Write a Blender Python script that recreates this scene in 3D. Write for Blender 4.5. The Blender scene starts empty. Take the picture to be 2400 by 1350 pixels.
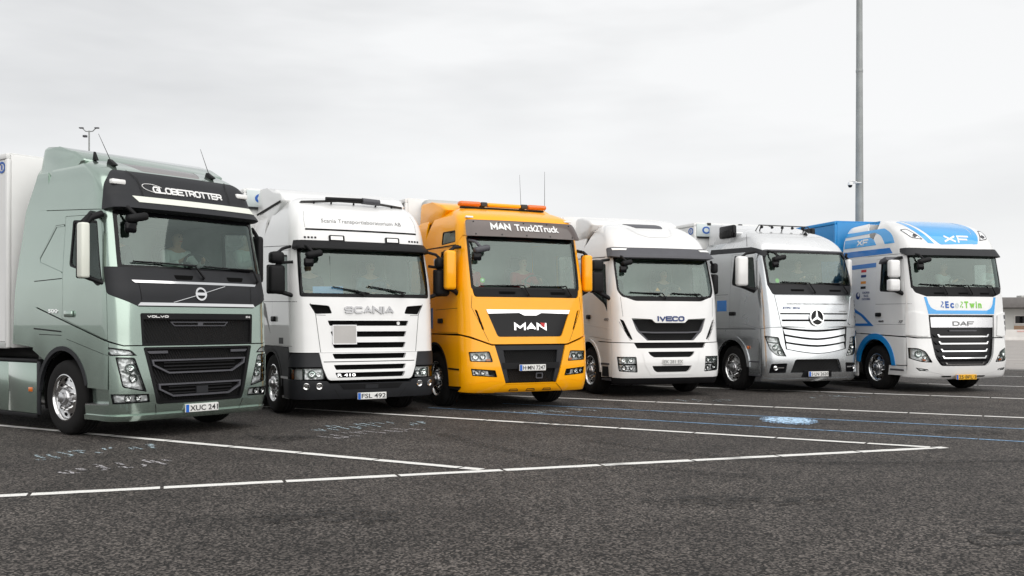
import bpy, bmesh, math, random
import numpy as np
from mathutils import Vector, Matrix
from mathutils.geometry import delaunay_2d_cdt

random.seed(7)
R = math.radians
scene = bpy.context.scene
COL = scene.collection

# ------------------------------------------------------------------ camera
cam_d = bpy.data.cameras.new('camera')
cam = bpy.data.objects.new('camera', cam_d)
COL.objects.link(cam)
cam.location = (0, 0, 1.5)
cam.rotation_euler = (R(90), 0, 0)
cam_d.sensor_width = 36.0
cam_d.lens = 34.5
cam_d.shift_y = 85 / 2400
cam_d.clip_start = 0.1
cam_d.clip_end = 6000
scene.camera = cam

# ------------------------------------------------------------------ overcast sky
SUN_EL, SUN_AZ = R(42), R(152)
world = bpy.data.worlds.new('World')
scene.world = world
world.use_nodes = True
wn = world.node_tree.nodes
wl = world.node_tree.links
for n in list(wn):
    wn.remove(n)
w_out = wn.new('ShaderNodeOutputWorld')
w_bg = wn.new('ShaderNodeBackground')
w_sky = wn.new('ShaderNodeTexSky')
w_sky.sky_type = 'NISHITA'
w_sky.sun_disc = False
w_sky.sun_elevation = SUN_EL
w_sky.sun_rotation = SUN_AZ
w_tc = wn.new('ShaderNodeTexCoord')
w_sep = wn.new('ShaderNodeSeparateXYZ')
w_map = wn.new('ShaderNodeMapping')
w_map.inputs['Scale'].default_value = (1.0, 1.0, 4.5)
w_map.inputs['Location'].default_value = (3.1, 0.6, 0.35)
w_noise = wn.new('ShaderNodeTexNoise')
w_noise.inputs['Scale'].default_value = 1.6
w_noise.inputs['Detail'].default_value = 5.0
w_noise.inputs['Roughness'].default_value = 0.52
w_ramp = wn.new('ShaderNodeValToRGB')
w_ramp.color_ramp.elements[0].position = 0.36
w_ramp.color_ramp.elements[0].color = (3.75, 3.80, 3.85, 1)
w_ramp.color_ramp.elements[1].position = 0.64
w_ramp.color_ramp.elements[1].color = (5.75, 5.77, 5.78, 1)
w_hor = wn.new('ShaderNodeMapRange')
w_hor.inputs['From Min'].default_value = 0.0
w_hor.inputs['From Max'].default_value = 0.30
w_hor.inputs['To Min'].default_value = 1.0
w_hor.inputs['To Max'].default_value = 0.0
w_hmix = wn.new('ShaderNodeMixRGB')
w_hmix.inputs[2].default_value = (5.95, 5.96, 5.96, 1)
w_mix = wn.new('ShaderNodeMixRGB')
w_mix.inputs[0].default_value = 0.97
w_bg.inputs['Strength'].default_value = 0.1
wl.new(w_tc.outputs['Generated'], w_map.inputs['Vector'])
wl.new(w_tc.outputs['Generated'], w_sep.inputs['Vector'])
wl.new(w_sep.outputs['Z'], w_hor.inputs['Value'])
wl.new(w_map.outputs['Vector'], w_noise.inputs['Vector'])
wl.new(w_noise.outputs['Fac'], w_ramp.inputs['Fac'])
wl.new(w_ramp.outputs['Color'], w_hmix.inputs[1])
wl.new(w_hor.outputs['Result'], w_hmix.inputs[0])
wl.new(w_sky.outputs['Color'], w_mix.inputs[1])
wl.new(w_hmix.outputs['Color'], w_mix.inputs[2])
wl.new(w_mix.outputs['Color'], w_bg.inputs['Color'])
wl.new(w_bg.outputs['Background'], w_out.inputs['Surface'])

sun_d = bpy.data.lights.new('sun', 'SUN')
sun_d.energy = 1.5
sun_d.angle = R(95)
sun_d.color = (1.0, 0.97, 0.93)
sun = bpy.data.objects.new('sun', sun_d)
COL.objects.link(sun)
_sd = Vector((math.sin(SUN_AZ) * math.cos(SUN_EL), math.cos(SUN_AZ) * math.cos(SUN_EL), math.sin(SUN_EL)))
sun.rotation_euler = _sd.to_track_quat('Z', 'Y').to_euler()

scene.view_settings.view_transform = 'Standard'
scene.view_settings.look = 'None'
scene.view_settings.exposure = 0.72
scene.view_settings.gamma = 1.0
scene.view_settings.use_curve_mapping = False
scene.render.engine = 'CYCLES'
scene.cycles.max_bounces = 10
scene.cycles.transparent_max_bounces = 16
scene.cycles.use_denoising = True

# ------------------------------------------------------------------ materials
MATS = {}


def principled(name):
    m = bpy.data.materials.new(name)
    m.use_nodes = True
    b = m.node_tree.nodes['Principled BSDF']
    return m, m.node_tree.nodes, m.node_tree.links, b


def simple(name, col, rough=0.5, metal=0.0, coat=0.0, var=0.0, vscale=3.0, bump=0.0, bscale=60.0, spec=0.5, coatrough=0.05):
    m, n, l, b = principled(name)
    b.inputs['Base Color'].default_value = (*col, 1)
    b.inputs['Roughness'].default_value = rough
    b.inputs['Metallic'].default_value = metal
    b.inputs['Specular IOR Level'].default_value = spec
    b.inputs['Coat Weight'].default_value = coat
    b.inputs['Coat Roughness'].default_value = coatrough
    if var or bump:
        tc = n.new('ShaderNodeTexCoord')
    if var:
        no = n.new('ShaderNodeTexNoise')
        no.inputs['Scale'].default_value = vscale
        no.inputs['Detail'].default_value = 6
        l.new(tc.outputs['Object'], no.inputs['Vector'])
        mr = n.new('ShaderNodeMapRange')
        mr.inputs['From Min'].default_value = 0.3
        mr.inputs['From Max'].default_value = 0.7
        mr.inputs['To Min'].default_value = 1 - var
        mr.inputs['To Max'].default_value = 1 + var * 0.5
        l.new(no.outputs['Fac'], mr.inputs['Value'])
        mx = n.new('ShaderNodeMixRGB')
        mx.blend_type = 'MULTIPLY'
        mx.inputs[0].default_value = 1
        mx.inputs[1].default_value = (*col, 1)
        l.new(mr.outputs['Result'], mx.inputs[2])
        l.new(mx.outputs['Color'], b.inputs['Base Color'])
        mr2 = n.new('ShaderNodeMapRange')
        mr2.inputs['To Min'].default_value = max(0.02, rough - 0.08)
        mr2.inputs['To Max'].default_value = rough + 0.12
        l.new(no.outputs['Fac'], mr2.inputs['Value'])
        l.new(mr2.outputs['Result'], b.inputs['Roughness'])
    if bump:
        nb = n.new('ShaderNodeTexNoise')
        nb.inputs['Scale'].default_value = bscale
        nb.inputs['Detail'].default_value = 3
        l.new(tc.outputs['Object'], nb.inputs['Vector'])
        bp = n.new('ShaderNodeBump')
        bp.inputs['Strength'].default_value = bump
        bp.inputs['Distance'].default_value = 0.01
        l.new(nb.outputs['Fac'], bp.inputs['Height'])
        l.new(bp.outputs['Normal'], b.inputs['Normal'])
    MATS[name] = m
    return m


def paint(name, col, metal=0.0, rough=0.32):
    return simple(name, col, rough=rough, metal=metal, coat=1.0, var=0.05, vscale=1.7, coatrough=0.015, bump=0.10, bscale=1.6)


paint('paint_green', (0.35, 0.44, 0.385), metal=0.8, rough=0.18)
paint('paint_white', (0.80, 0.80, 0.795))
paint('paint_white_warm', (0.79, 0.785, 0.77))
simple('paint_orange', (1.0, 0.42, 0.0), rough=0.3, coat=0.5, var=0.04, vscale=1.7, spec=0.3, coatrough=0.02, bump=0.10, bscale=1.6)
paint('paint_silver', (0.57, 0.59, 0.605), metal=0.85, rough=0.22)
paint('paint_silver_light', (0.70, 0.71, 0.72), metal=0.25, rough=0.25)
paint('paint_blue', (0.004, 0.17, 0.55))
paint('paint_blue_mid', (0.005, 0.25, 0.66))
paint('paint_blue_light', (0.01, 0.34, 0.78))
simple('trailer_white', (0.78, 0.78, 0.77), rough=0.4, var=0.06, vscale=1.2)
simple('trailer_grey', (0.44, 0.45, 0.44), rough=0.45, var=0.1, vscale=1.5)
simple('trailer_blue', (0.01, 0.25, 0.60), rough=0.35, var=0.05)
simple('tarp', (0.30, 0.29, 0.275), rough=0.6, var=0.25, vscale=2.5, bump=0.5, bscale=3.0)
simple('black_plastic', (0.009, 0.009, 0.010), rough=0.5, spec=0.2, var=0.2, vscale=4, bump=0.05, bscale=300)
simple('grey_plastic', (0.021, 0.022, 0.025), rough=0.5, spec=0.28, var=0.15, vscale=4, bump=0.05, bscale=300)
simple('slate_plastic', (0.075, 0.075, 0.086), rough=0.5, var=0.12, vscale=4)
simple('gloss_black', (0.004, 0.004, 0.005), rough=0.12, spec=0.22)
simple('void_black', (0.004, 0.004, 0.004), rough=0.9, spec=0.1)
simple('seam', (0.02, 0.02, 0.02), rough=0.8, spec=0.2)
simple('rubber', (0.010, 0.0095, 0.0095), rough=0.8, spec=0.25, var=0.3, vscale=6, bump=0.2, bscale=90)
simple('chrome', (0.82, 0.82, 0.82), rough=0.09, metal=1.0)
simple('letter_silver', (0.40, 0.40, 0.41), rough=0.3, metal=0.6)
simple('brushed_metal', (0.62, 0.62, 0.63), rough=0.28, metal=1.0, var=0.1, vscale=20)
simple('alu_rim', (0.70, 0.70, 0.70), rough=0.16, metal=1.0, var=0.08, vscale=14)
simple('steel_dark', (0.035, 0.034, 0.033), rough=0.6, var=0.3)
simple('white_decal', (0.82, 0.82, 0.81), rough=0.4)
simple('cream_panel', (0.74, 0.76, 0.68), rough=0.35, coat=0.4)
simple('visor_brown', (0.085, 0.062, 0.055), rough=0.14, coat=0.5, var=0.2, vscale=2)
simple('plate_white', (0.75, 0.75, 0.73), rough=0.35)
simple('plate_yellow', (0.80, 0.42, 0.01), rough=0.35)
simple('plate_blue', (0.01, 0.12, 0.52), rough=0.35)
simple('ink', (0.01, 0.01, 0.012), rough=0.5)
simple('ink_navy', (0.01, 0.035, 0.16), rough=0.45)
simple('ink_grey', (0.22, 0.22, 0.22), rough=0.5)
simple('ink_blue', (0.01, 0.10, 0.42), rough=0.45)
simple('ink_green', (0.22, 0.60, 0.05), rough=0.45)
simple('ink_pale', (0.60, 0.66, 0.66), rough=0.45)
simple('ink_red', (0.55, 0.03, 0.03), rough=0.45)
simple('ink_orange', (0.75, 0.30, 0.03), rough=0.45)
simple('card_grey', (0.47, 0.455, 0.44), rough=0.6, var=0.06)
simple('amber', (0.70, 0.15, 0.005), rough=0.2, coat=0.6)
simple('lamp_bulb', (0.9, 0.9, 0.88), rough=0.15, coat=0.8)
simple('interior_grey', (0.32, 0.345, 0.33), rough=0.8, var=0.15)
simple('interior_dark', (0.045, 0.048, 0.05), rough=0.65, var=0.1)
simple('seat_fabric', (0.055, 0.057, 0.062), rough=0.9, bump=0.3, bscale=200)
simple('skin', (0.52, 0.30, 0.21), rough=0.5, var=0.08, vscale=20)
simple('hair_grey', (0.38, 0.36, 0.34), rough=0.7, bump=0.6, bscale=150)
simple('hair_brown', (0.045, 0.028, 0.018), rough=0.6, bump=0.6, bscale=150)
simple('shirt_red', (0.50, 0.045, 0.06), rough=0.85, bump=0.3, bscale=40)
simple('shirt_dark', (0.035, 0.037, 0.045), rough=0.85, bump=0.3, bscale=40)
simple('shirt_blue', (0.14, 0.19, 0.26), rough=0.85, bump=0.3, bscale=40)
simple('shirt_white', (0.62, 0.63, 0.63), rough=0.85, bump=0.3, bscale=40)
simple('trousers', (0.02, 0.023, 0.03), rough=0.9)
simple('galvanised', (0.33, 0.345, 0.34), rough=0.55, metal=0.35, var=0.18, vscale=3)
simple('concrete_pale', (0.60, 0.58, 0.555), rough=0.8, var=0.12, vscale=1.0)
simple('wall_pale', (0.50, 0.50, 0.48), rough=0.8, var=0.1, vscale=0.6)
simple('fascia_grey', (0.16, 0.15, 0.145), rough=0.6, var=0.15)
simple('door_brown', (0.30, 0.19, 0.12), rough=0.6, var=0.15)
simple('barrier_pink', (0.62, 0.36, 0.33), rough=0.6)


def glass_mat(name, tint, ior=1.5, boost=1.5, haze=0.0, rough=0.03):
    m = bpy.data.materials.new(name)
    m.use_nodes = True
    n, l = m.node_tree.nodes, m.node_tree.links
    for x in list(n):
        n.remove(x)
    out = n.new('ShaderNodeOutputMaterial')
    tr = n.new('ShaderNodeBsdfTransparent')
    tr.inputs[0].default_value = (*tint, 1)
    gl = n.new('ShaderNodeBsdfGlossy')
    gl.inputs['Roughness'].default_value = rough
    gl.inputs['Color'].default_value = (0.86, 1.0, 0.94, 1)
    fr = n.new('ShaderNodeFresnel')
    fr.inputs['IOR'].default_value = ior
    mu = n.new('ShaderNodeMath')
    mu.operation = 'MULTIPLY_ADD'
    mu.inputs[1].default_value = boost
    mu.inputs[2].default_value = haze
    mu.use_clamp = True
    mx = n.new('ShaderNodeMixShader')
    l.new(fr.outputs[0], mu.inputs[0])
    l.new(mu.outputs[0], mx.inputs[0])
    l.new(tr.outputs[0], mx.inputs[1])
    l.new(gl.outputs[0], mx.inputs[2])
    l.new(mx.outputs[0], out.inputs['Surface'])
    MATS[name] = m
    return m


glass_mat('glass', (0.70, 0.85, 0.78), ior=1.52, boost=1.3, haze=0.06, rough=0.02)
glass_mat('glass_side', (0.74, 0.80, 0.78), ior=1.5, boost=0.8)
glass_mat('glass_dark', (0.16, 0.16, 0.15), ior=1.5, boost=1.4, haze=0.02)
glass_mat('lens', (0.90, 0.91, 0.91), ior=1.45, boost=1.2)


def reflector_mat():
    m, n, l, b = principled('reflector')
    b.inputs['Metallic'].default_value = 0.3
    b.inputs['Base Color'].default_value = (0.92, 0.93, 0.94, 1)
    b.inputs['Roughness'].default_value = 0.28
    tc = n.new('ShaderNodeTexCoord')
    vo = n.new('ShaderNodeTexVoronoi')
    vo.inputs['Scale'].default_value = 17
    l.new(tc.outputs['Object'], vo.inputs['Vector'])
    bp = n.new('ShaderNodeBump')
    bp.inputs['Strength'].default_value = 1.0
    bp.inputs['Distance'].default_value = 0.016
    l.new(vo.outputs['Distance'], bp.inputs['Height'])
    l.new(bp.outputs['Normal'], b.inputs['Normal'])
    MATS['reflector'] = m


def mesh_grille_mat():
    m, n, l, b = principled('grille_mesh')
    b.inputs['Base Color'].default_value = (0.006, 0.006, 0.0065, 1)
    b.inputs['Roughness'].default_value = 0.45
    b.inputs['Specular IOR Level'].default_value = 0.3
    tc = n.new('ShaderNodeTexCoord')
    mp = n.new('ShaderNodeMapping')
    mp.inputs['Rotation'].default_value = (0, R(28), 0)
    l.new(tc.outputs['Object'], mp.inputs['Vector'])
    w = n.new('ShaderNodeTexWave')
    w.inputs['Scale'].default_value = 9
    w.inputs['Distortion'].default_value = 0
    w.bands_direction = 'X'
    w2 = n.new('ShaderNodeTexWave')
    w2.inputs['Scale'].default_value = 22
    w2.bands_direction = 'Z'
    l.new(mp.outputs['Vector'], w.inputs['Vector'])
    l.new(mp.outputs['Vector'], w2.inputs['Vector'])
    mu = n.new('ShaderNodeMath')
    mu.operation = 'MULTIPLY'
    l.new(w.outputs['Fac'], mu.inputs[0])
    l.new(w2.outputs['Fac'], mu.inputs[1])
    bp = n.new('ShaderNodeBump')
    bp.inputs['Strength'].default_value = 1.0
    bp.inputs['Distance'].default_value = 0.02
    l.new(mu.outputs[0], bp.inputs['Height'])
    l.new(bp.outputs['Normal'], b.inputs['Normal'])
    MATS['grille_mesh'] = m


reflector_mat()
mesh_grille_mat()


def asphalt_mat():
    m, n, l, b = principled('asphalt')
    tc = n.new('ShaderNodeTexCoord')
    fine = n.new('ShaderNodeTexNoise')
    fine.inputs['Scale'].default_value = 42
    fine.inputs['Detail'].default_value = 4
    fine.inputs['Roughness'].default_value = 0.85
    mid = n.new('ShaderNodeTexNoise')
    mid.inputs['Scale'].default_value = 1.1
    mid.inputs['Detail'].default_value = 5
    big = n.new('ShaderNodeTexNoise')
    big.inputs['Scale'].default_value = 0.16
    big.inputs['Detail'].default_value = 4
    chips = n.new('ShaderNodeTexVoronoi')
    chips.inputs['Scale'].default_value = 42
    for t in (fine, mid, big, chips):
        l.new(tc.outputs['Object'], t.inputs['Vector'])
    r1 = n.new('ShaderNodeValToRGB')
    e = r1.color_ramp.elements
    e[0].position, e[0].color = 0.20, (0.006, 0.0052, 0.0047, 1)
    e[1].position, e[1].color = 0.86, (0.185, 0.163, 0.147, 1)
    x = e.new(0.5)
    x.color = (0.029, 0.0255, 0.0232, 1)
    stones = n.new('ShaderNodeTexVoronoi')
    stones.inputs['Scale'].default_value = 64
    l.new(tc.outputs['Object'], stones.inputs['Vector'])
    ssp = n.new('ShaderNodeSeparateColor')
    l.new(stones.outputs['Color'], ssp.inputs[0])
    smx = n.new('ShaderNodeMix')
    smx.inputs[0].default_value = 0.74
    l.new(fine.outputs['Fac'], smx.inputs[2])
    l.new(ssp.outputs[1], smx.inputs[3])
    l.new(smx.outputs[0], r1.inputs['Fac'])
    r2 = n.new('ShaderNodeValToRGB')
    e = r2.color_ramp.elements
    e[0].position, e[0].color = 0.0, (1, 1, 1, 1)
    e[1].position, e[1].color = 0.16, (0, 0, 0, 1)
    l.new(chips.outputs['Distance'], r2.inputs['Fac'])
    sel = n.new('ShaderNodeMath')
    sel.operation = 'GREATER_THAN'
    sel.inputs[1].default_value = 0.80
    sp = n.new('ShaderNodeSeparateColor')
    l.new(chips.outputs['Color'], sp.inputs[0])
    l.new(sp.outputs[0], sel.inputs[0])
    ms = n.new('ShaderNodeMath')
    ms.operation = 'MULTIPLY'
    l.new(sel.outputs[0], ms.inputs[0])
    l.new(r2.outputs['Color'], ms.inputs[1])
    mx = n.new('ShaderNodeMixRGB')
    mx.inputs[2].default_value = (0.33, 0.30, 0.27, 1)
    l.new(ms.outputs[0], mx.inputs[0])
    l.new(r1.outputs['Color'], mx.inputs[1])
    mm = n.new('ShaderNodeMapRange')
    mm.inputs['From Min'].default_value = 0.3
    mm.inputs['From Max'].default_value = 0.7
    mm.inputs['To Min'].default_value = 0.72
    mm.inputs['To Max'].default_value = 1.15
    l.new(mid.outputs['Fac'], mm.inputs['Value'])
    mb = n.new('ShaderNodeMapRange')
    mb.inputs['From Min'].default_value = 0.3
    mb.inputs['From Max'].default_value = 0.7
    mb.inputs['To Min'].default_value = 0.70
    mb.inputs['To Max'].default_value = 1.10
    l.new(big.outputs['Fac'], mb.inputs['Value'])
    m1 = n.new('ShaderNodeMath')
    m1.operation = 'MULTIPLY'
    l.new(mm.outputs[0], m1.inputs[0])
    l.new(mb.outputs[0], m1.inputs[1])
    m2 = n.new('ShaderNodeMixRGB')
    m2.blend_type = 'MULTIPLY'
    m2.inputs[0].default_value = 1
    l.new(mx.outputs['Color'], m2.inputs[1])
    l.new(m1.outputs[0], m2.inputs[2])
    l.new(m2.outputs['Color'], b.inputs['Base Color'])
    b.inputs['Roughness'].default_value = 0.82
    b.inputs['Specular IOR Level'].default_value = 0.3
    bp = n.new('ShaderNodeBump')
    bp.inputs['Strength'].default_value = 0.25
    bp.inputs['Distance'].default_value = 0.01
    l.new(fine.outputs['Fac'], bp.inputs['Height'])
    l.new(bp.outputs['Normal'], b.inputs['Normal'])
    MATS['asphalt'] = m


def worn_paint(name, col, keep=0.5, scale=30.0, alpha=1.0):
    """road paint or chalk rubbed off the asphalt grain"""
    m, n, l, b = principled(name)
    b.inputs['Base Color'].default_value = (*col, 1)
    b.inputs['Roughness'].default_value = 0.75
    tc = n.new('ShaderNodeTexCoord')
    no = n.new('ShaderNodeTexNoise')
    no.inputs['Scale'].default_value = scale
    no.inputs['Detail'].default_value = 5
    no.inputs['Roughness'].default_value = 0.7
    l.new(tc.outputs['Object'], no.inputs['Vector'])
    r = n.new('ShaderNodeValToRGB')
    r.color_ramp.elements[0].position = keep - 0.04
    r.color_ramp.elements[0].color = (0, 0, 0, 1)
    r.color_ramp.elements[1].position = keep + 0.04
    r.color_ramp.elements[1].color = (alpha, alpha, alpha, 1)
    l.new(no.outputs['Fac'], r.inputs['Fac'])
    l.new(r.outputs['Color'], b.inputs['Alpha'])
    MATS[name] = m


asphalt_mat()
worn_paint('line_white', (0.78, 0.77, 0.74), keep=0.37, scale=60)
worn_paint('line_blue', (0.20, 0.36, 0.56), keep=0.43, scale=30)
worn_paint('chalk_blue', (0.45, 0.57, 0.63), keep=0.50, scale=40)
worn_paint('chalk_white', (0.56, 0.54, 0.56), keep=0.50, scale=40)
worn_paint('chalk_disc', (0.42, 0.64, 0.90), keep=0.52, scale=26)
worn_paint('chalk_core', (0.48, 0.68, 0.88), keep=0.45, scale=26)
simple('far_sheen', (0.33, 0.305, 0.285), rough=0.7, var=0.2, vscale=0.5)  # grazing sheen of the distant asphalt, put into a paler base colour
worn_paint('skid', (0.010, 0.0095, 0.009), keep=0.46, scale=9, alpha=0.25)
worn_paint('oil', (0.008, 0.0075, 0.007), keep=0.50, scale=7, alpha=0.45)

# ------------------------------------------------------------------ mesh toolkit
def link(name, data, parent=None):
    o = bpy.data.objects.new(name, data)
    COL.objects.link(o)
    if parent is not None:
        o.parent = parent
    return o


def tag(o, label=None, cat=None, group=None, kind=None):
    if label:
        o['label'] = label
    if cat:
        o['category'] = cat
    if group:
        o['group'] = group
    if kind:
        o['kind'] = kind
    return o


def empty(name, loc=(0, 0, 0), rz=0.0, parent=None):
    o = link(name, None, parent)
    o.location = loc
    o.rotation_euler = (0, 0, rz)
    o.empty_display_size = 0.3
    return o


def mesh(name, verts, faces, mat, parent=None, smooth=None):
    me = bpy.data.meshes.new(name)
    me.from_pydata([tuple(v) for v in verts], [], faces)
    me.materials.append(MATS[mat])
    if smooth is not None:
        me.polygons.foreach_set('use_smooth', [True] * len(me.polygons))
        me.set_sharp_from_angle(angle=R(smooth))
    me.update()
    return link(name, me, parent)


def bm_obj(name, bm, mat, parent=None, smooth=35):
    me = bpy.data.meshes.new(name)
    bmesh.ops.recalc_face_normals(bm, faces=bm.faces)
    bm.to_mesh(me)
    bm.free()
    me.materials.append(MATS[mat])
    if smooth is not None and len(me.polygons):
        me.polygons.foreach_set('use_smooth', [True] * len(me.polygons))
        me.set_sharp_from_angle(angle=R(smooth))
    return link(name, me, parent)


def box(name, lo, hi, mat, parent=None, bev=0.01, seg=2, taper=None, rot=None, smooth=35):
    bm = bmesh.new()
    lo, hi = Vector(lo), Vector(hi)
    c = (lo + hi) / 2
    sz = hi - lo
    bmesh.ops.create_cube(bm, size=1)
    for v in bm.verts:
        v.co = Vector((v.co.x * sz.x, v.co.y * sz.y, v.co.z * sz.z))
        if taper and v.co.z > 0:
            v.co.x *= taper[0]
            v.co.y *= taper[1]
    if bev > 0:
        bmesh.ops.bevel(bm, geom=bm.edges[:], offset=min(bev, min(sz) * 0.45), segments=seg, profile=0.5, affect='EDGES')
    if rot:
        bmesh.ops.rotate(bm, verts=bm.verts, cent=(0, 0, 0), matrix=Matrix.Rotation(rot[0], 3, rot[1]))
    bmesh.ops.translate(bm, verts=bm.verts, vec=c)
    return bm_obj(name, bm, mat, parent, smooth)


def tube(name, pts, rad, mat, parent=None, n=8, closed=False):
    pts = [Vector(p) for p in pts]
    rads = rad if isinstance(rad, (list, tuple)) else [rad] * len(pts)
    verts, faces = [], []
    m = len(pts)
    for i, p in enumerate(pts):
        if closed:
            d = pts[(i + 1) % m] - pts[i - 1]
        else:
            d = pts[min(i + 1, m - 1)] - pts[max(i - 1, 0)]
        d.normalize()
        a = d.orthogonal().normalized() if i == 0 else (A - d * A.dot(d)).normalized()
        A = a
        bb = d.cross(a)
        for k in range(n):
            t = 2 * math.pi * k / n
            verts.append(p + (a * math.cos(t) + bb * math.sin(t)) * rads[i])
    for i in range(m if closed else m - 1):
        j = (i + 1) % m
        for k in range(n):
            k2 = (k + 1) % n
            faces.append((i * n + k, i * n + k2, j * n + k2, j * n + k))
    if not closed:
        faces.append(tuple(range(n))[::-1])
        faces.append(tuple((m - 1) * n + k for k in range(n)))
    return mesh(name, verts, faces, mat, parent, smooth=50)


def lathe(name, prof, mat, parent=None, n=40, axis='x', loc=(0, 0, 0), smooth=35):
    """prof: (radius, along) pairs; axis of revolution along local x"""
    verts, faces = [], []
    m = len(prof)
    for k in range(n):
        t = 2 * math.pi * k / n
        for r_, a in prof:
            if axis == 'x':
                v = (a, r_ * math.cos(t), r_ * math.sin(t))
            elif axis == 'y':
                v = (r_ * math.cos(t), a, r_ * math.sin(t))
            else:
                v = (r_ * math.cos(t), r_ * math.sin(t), a)
            verts.append((v[0] + loc[0], v[1] + loc[1], v[2] + loc[2]))
    for k in range(n):
        k2 = (k + 1) % n
        for i in range(m - 1):
            faces.append((k * m + i, k * m + i + 1, k2 * m + i + 1, k2 * m + i))
    bm = bmesh.new()
    vs = [bm.verts.new(v) for v in verts]
    for f in faces:
        bm.faces.new([vs[i] for i in f])
    bmesh.ops.remove_doubles(bm, verts=bm.verts, dist=1e-5)
    return bm_obj(name, bm, mat, parent, smooth)


def prism(name, prof, u0, u1, mat, parent=None, bev=0.02, seg=2, inset=0.0):
    """side profile (t, z) extruded across u"""
    bm = bmesh.new()
    n = len(prof)
    a = [bm.verts.new((u0, p[0], p[1])) for p in prof]
    b = [bm.verts.new((u1, p[0], p[1])) for p in prof]
    bm.faces.new(a)
    bm.faces.new(b[::-1])
    for i in range(n):
        j = (i + 1) % n
        bm.faces.new((a[i], b[i], b[j], a[j]))
    if bev:
        bmesh.ops.bevel(bm, geom=bm.edges[:], offset=bev, segments=seg, profile=0.5, affect='EDGES', clamp_overlap=True)
    return bm_obj(name, bm, mat, parent, 40)


def text_geo(s, w=None, h=None, bold=0.0, shear=0.0, depth=0.0):
    cu = bpy.data.curves.new('lettering', 'FONT')
    cu.body = s
    cu.offset = bold
    cu.shear = shear
    cu.resolution_u = 3
    cu.extrude = 0.5 if depth else 0.0
    ob = bpy.data.objects.new('lettering_tmp', cu)
    COL.objects.link(ob)
    dg = bpy.context.evaluated_depsgraph_get()
    me = bpy.data.meshes.new_from_object(ob.evaluated_get(dg))
    v = np.array([x.co[:] for x in me.vertices])
    f = [tuple(p.vertices) for p in me.polygons]
    bpy.data.objects.remove(ob)
    bpy.data.curves.remove(cu)
    bpy.data.meshes.remove(me)
    lo, hi = v.min(0), v.max(0)
    v -= (lo + hi) / 2
    ext = np.maximum(hi - lo, 1e-6)
    sy = (h / ext[1]) if h else 1
    sx = (w / ext[0]) if w else sy
    v[:, 0] *= sx
    v[:, 1] *= sy
    v[:, 2] *= depth
    return v, f


STROKES = {
    'M': [[(0, 0), (0, 1), (.5, .3), (1, 1), (1, 0)]], 'A': [[(0, 0), (.5, 1), (1, 0)], [(.2, .3), (.8, .3)]], 'N': [[(0, 0), (0, 1), (1, 0), (1, 1)]],
    'D': [[(0, 0), (0, 1), (.7, 1), (1, .72), (1, .28), (.7, 0), (0, 0)]], 'F': [[(0, 0), (0, 1), (1, 1)], [(0, .44), (.8, .44)]], 'I': [[(.5, 0), (.5, 1)]],
    'V': [[(0, 1), (.5, 0), (1, 1)]], 'E': [[(1, 1), (0, 1), (0, 0), (1, 0)], [(0, .5), (.85, .5)]],
    'C': [[(1, .80), (.82, 1), (.2, 1), (0, .76), (0, .24), (.2, 0), (.82, 0), (1, .20)]],
    'O': [[(.2, 0), (0, .24), (0, .76), (.2, 1), (.8, 1), (1, .76), (1, .24), (.8, 0), (.2, 0)]],
    'S': [[(1, .8), (.8, 1), (.2, 1), (0, .8), (0, .62), (.2, .5), (.8, .5), (1, .38), (1, .2), (.8, 0), (.2, 0), (0, .2)]],
    'X': [[(0, 0), (1, 1)], [(0, 1), (1, 0)]], 'L': [[(0, 1), (0, 0), (1, 0)]], 'T': [[(0, 1), (1, 1)], [(.5, 1), (.5, 0)]],
    'B': [[(0, .5), (.8, .5), (1, .62), (1, .88), (.8, 1), (0, 1), (0, 0), (.8, 0), (1, .14), (1, .38), (.8, .5)]],
    'R': [[(0, 0), (0, 1), (.8, 1), (1, .86), (1, .6), (.8, .46), (0, .46)], [(.6, .46), (1, 0)]],
    'G': [[(1, .76), (.8, 1), (.2, 1), (0, .76), (0, .24), (.2, 0), (1, 0), (1, .48), (.55, .48)]]}


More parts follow.
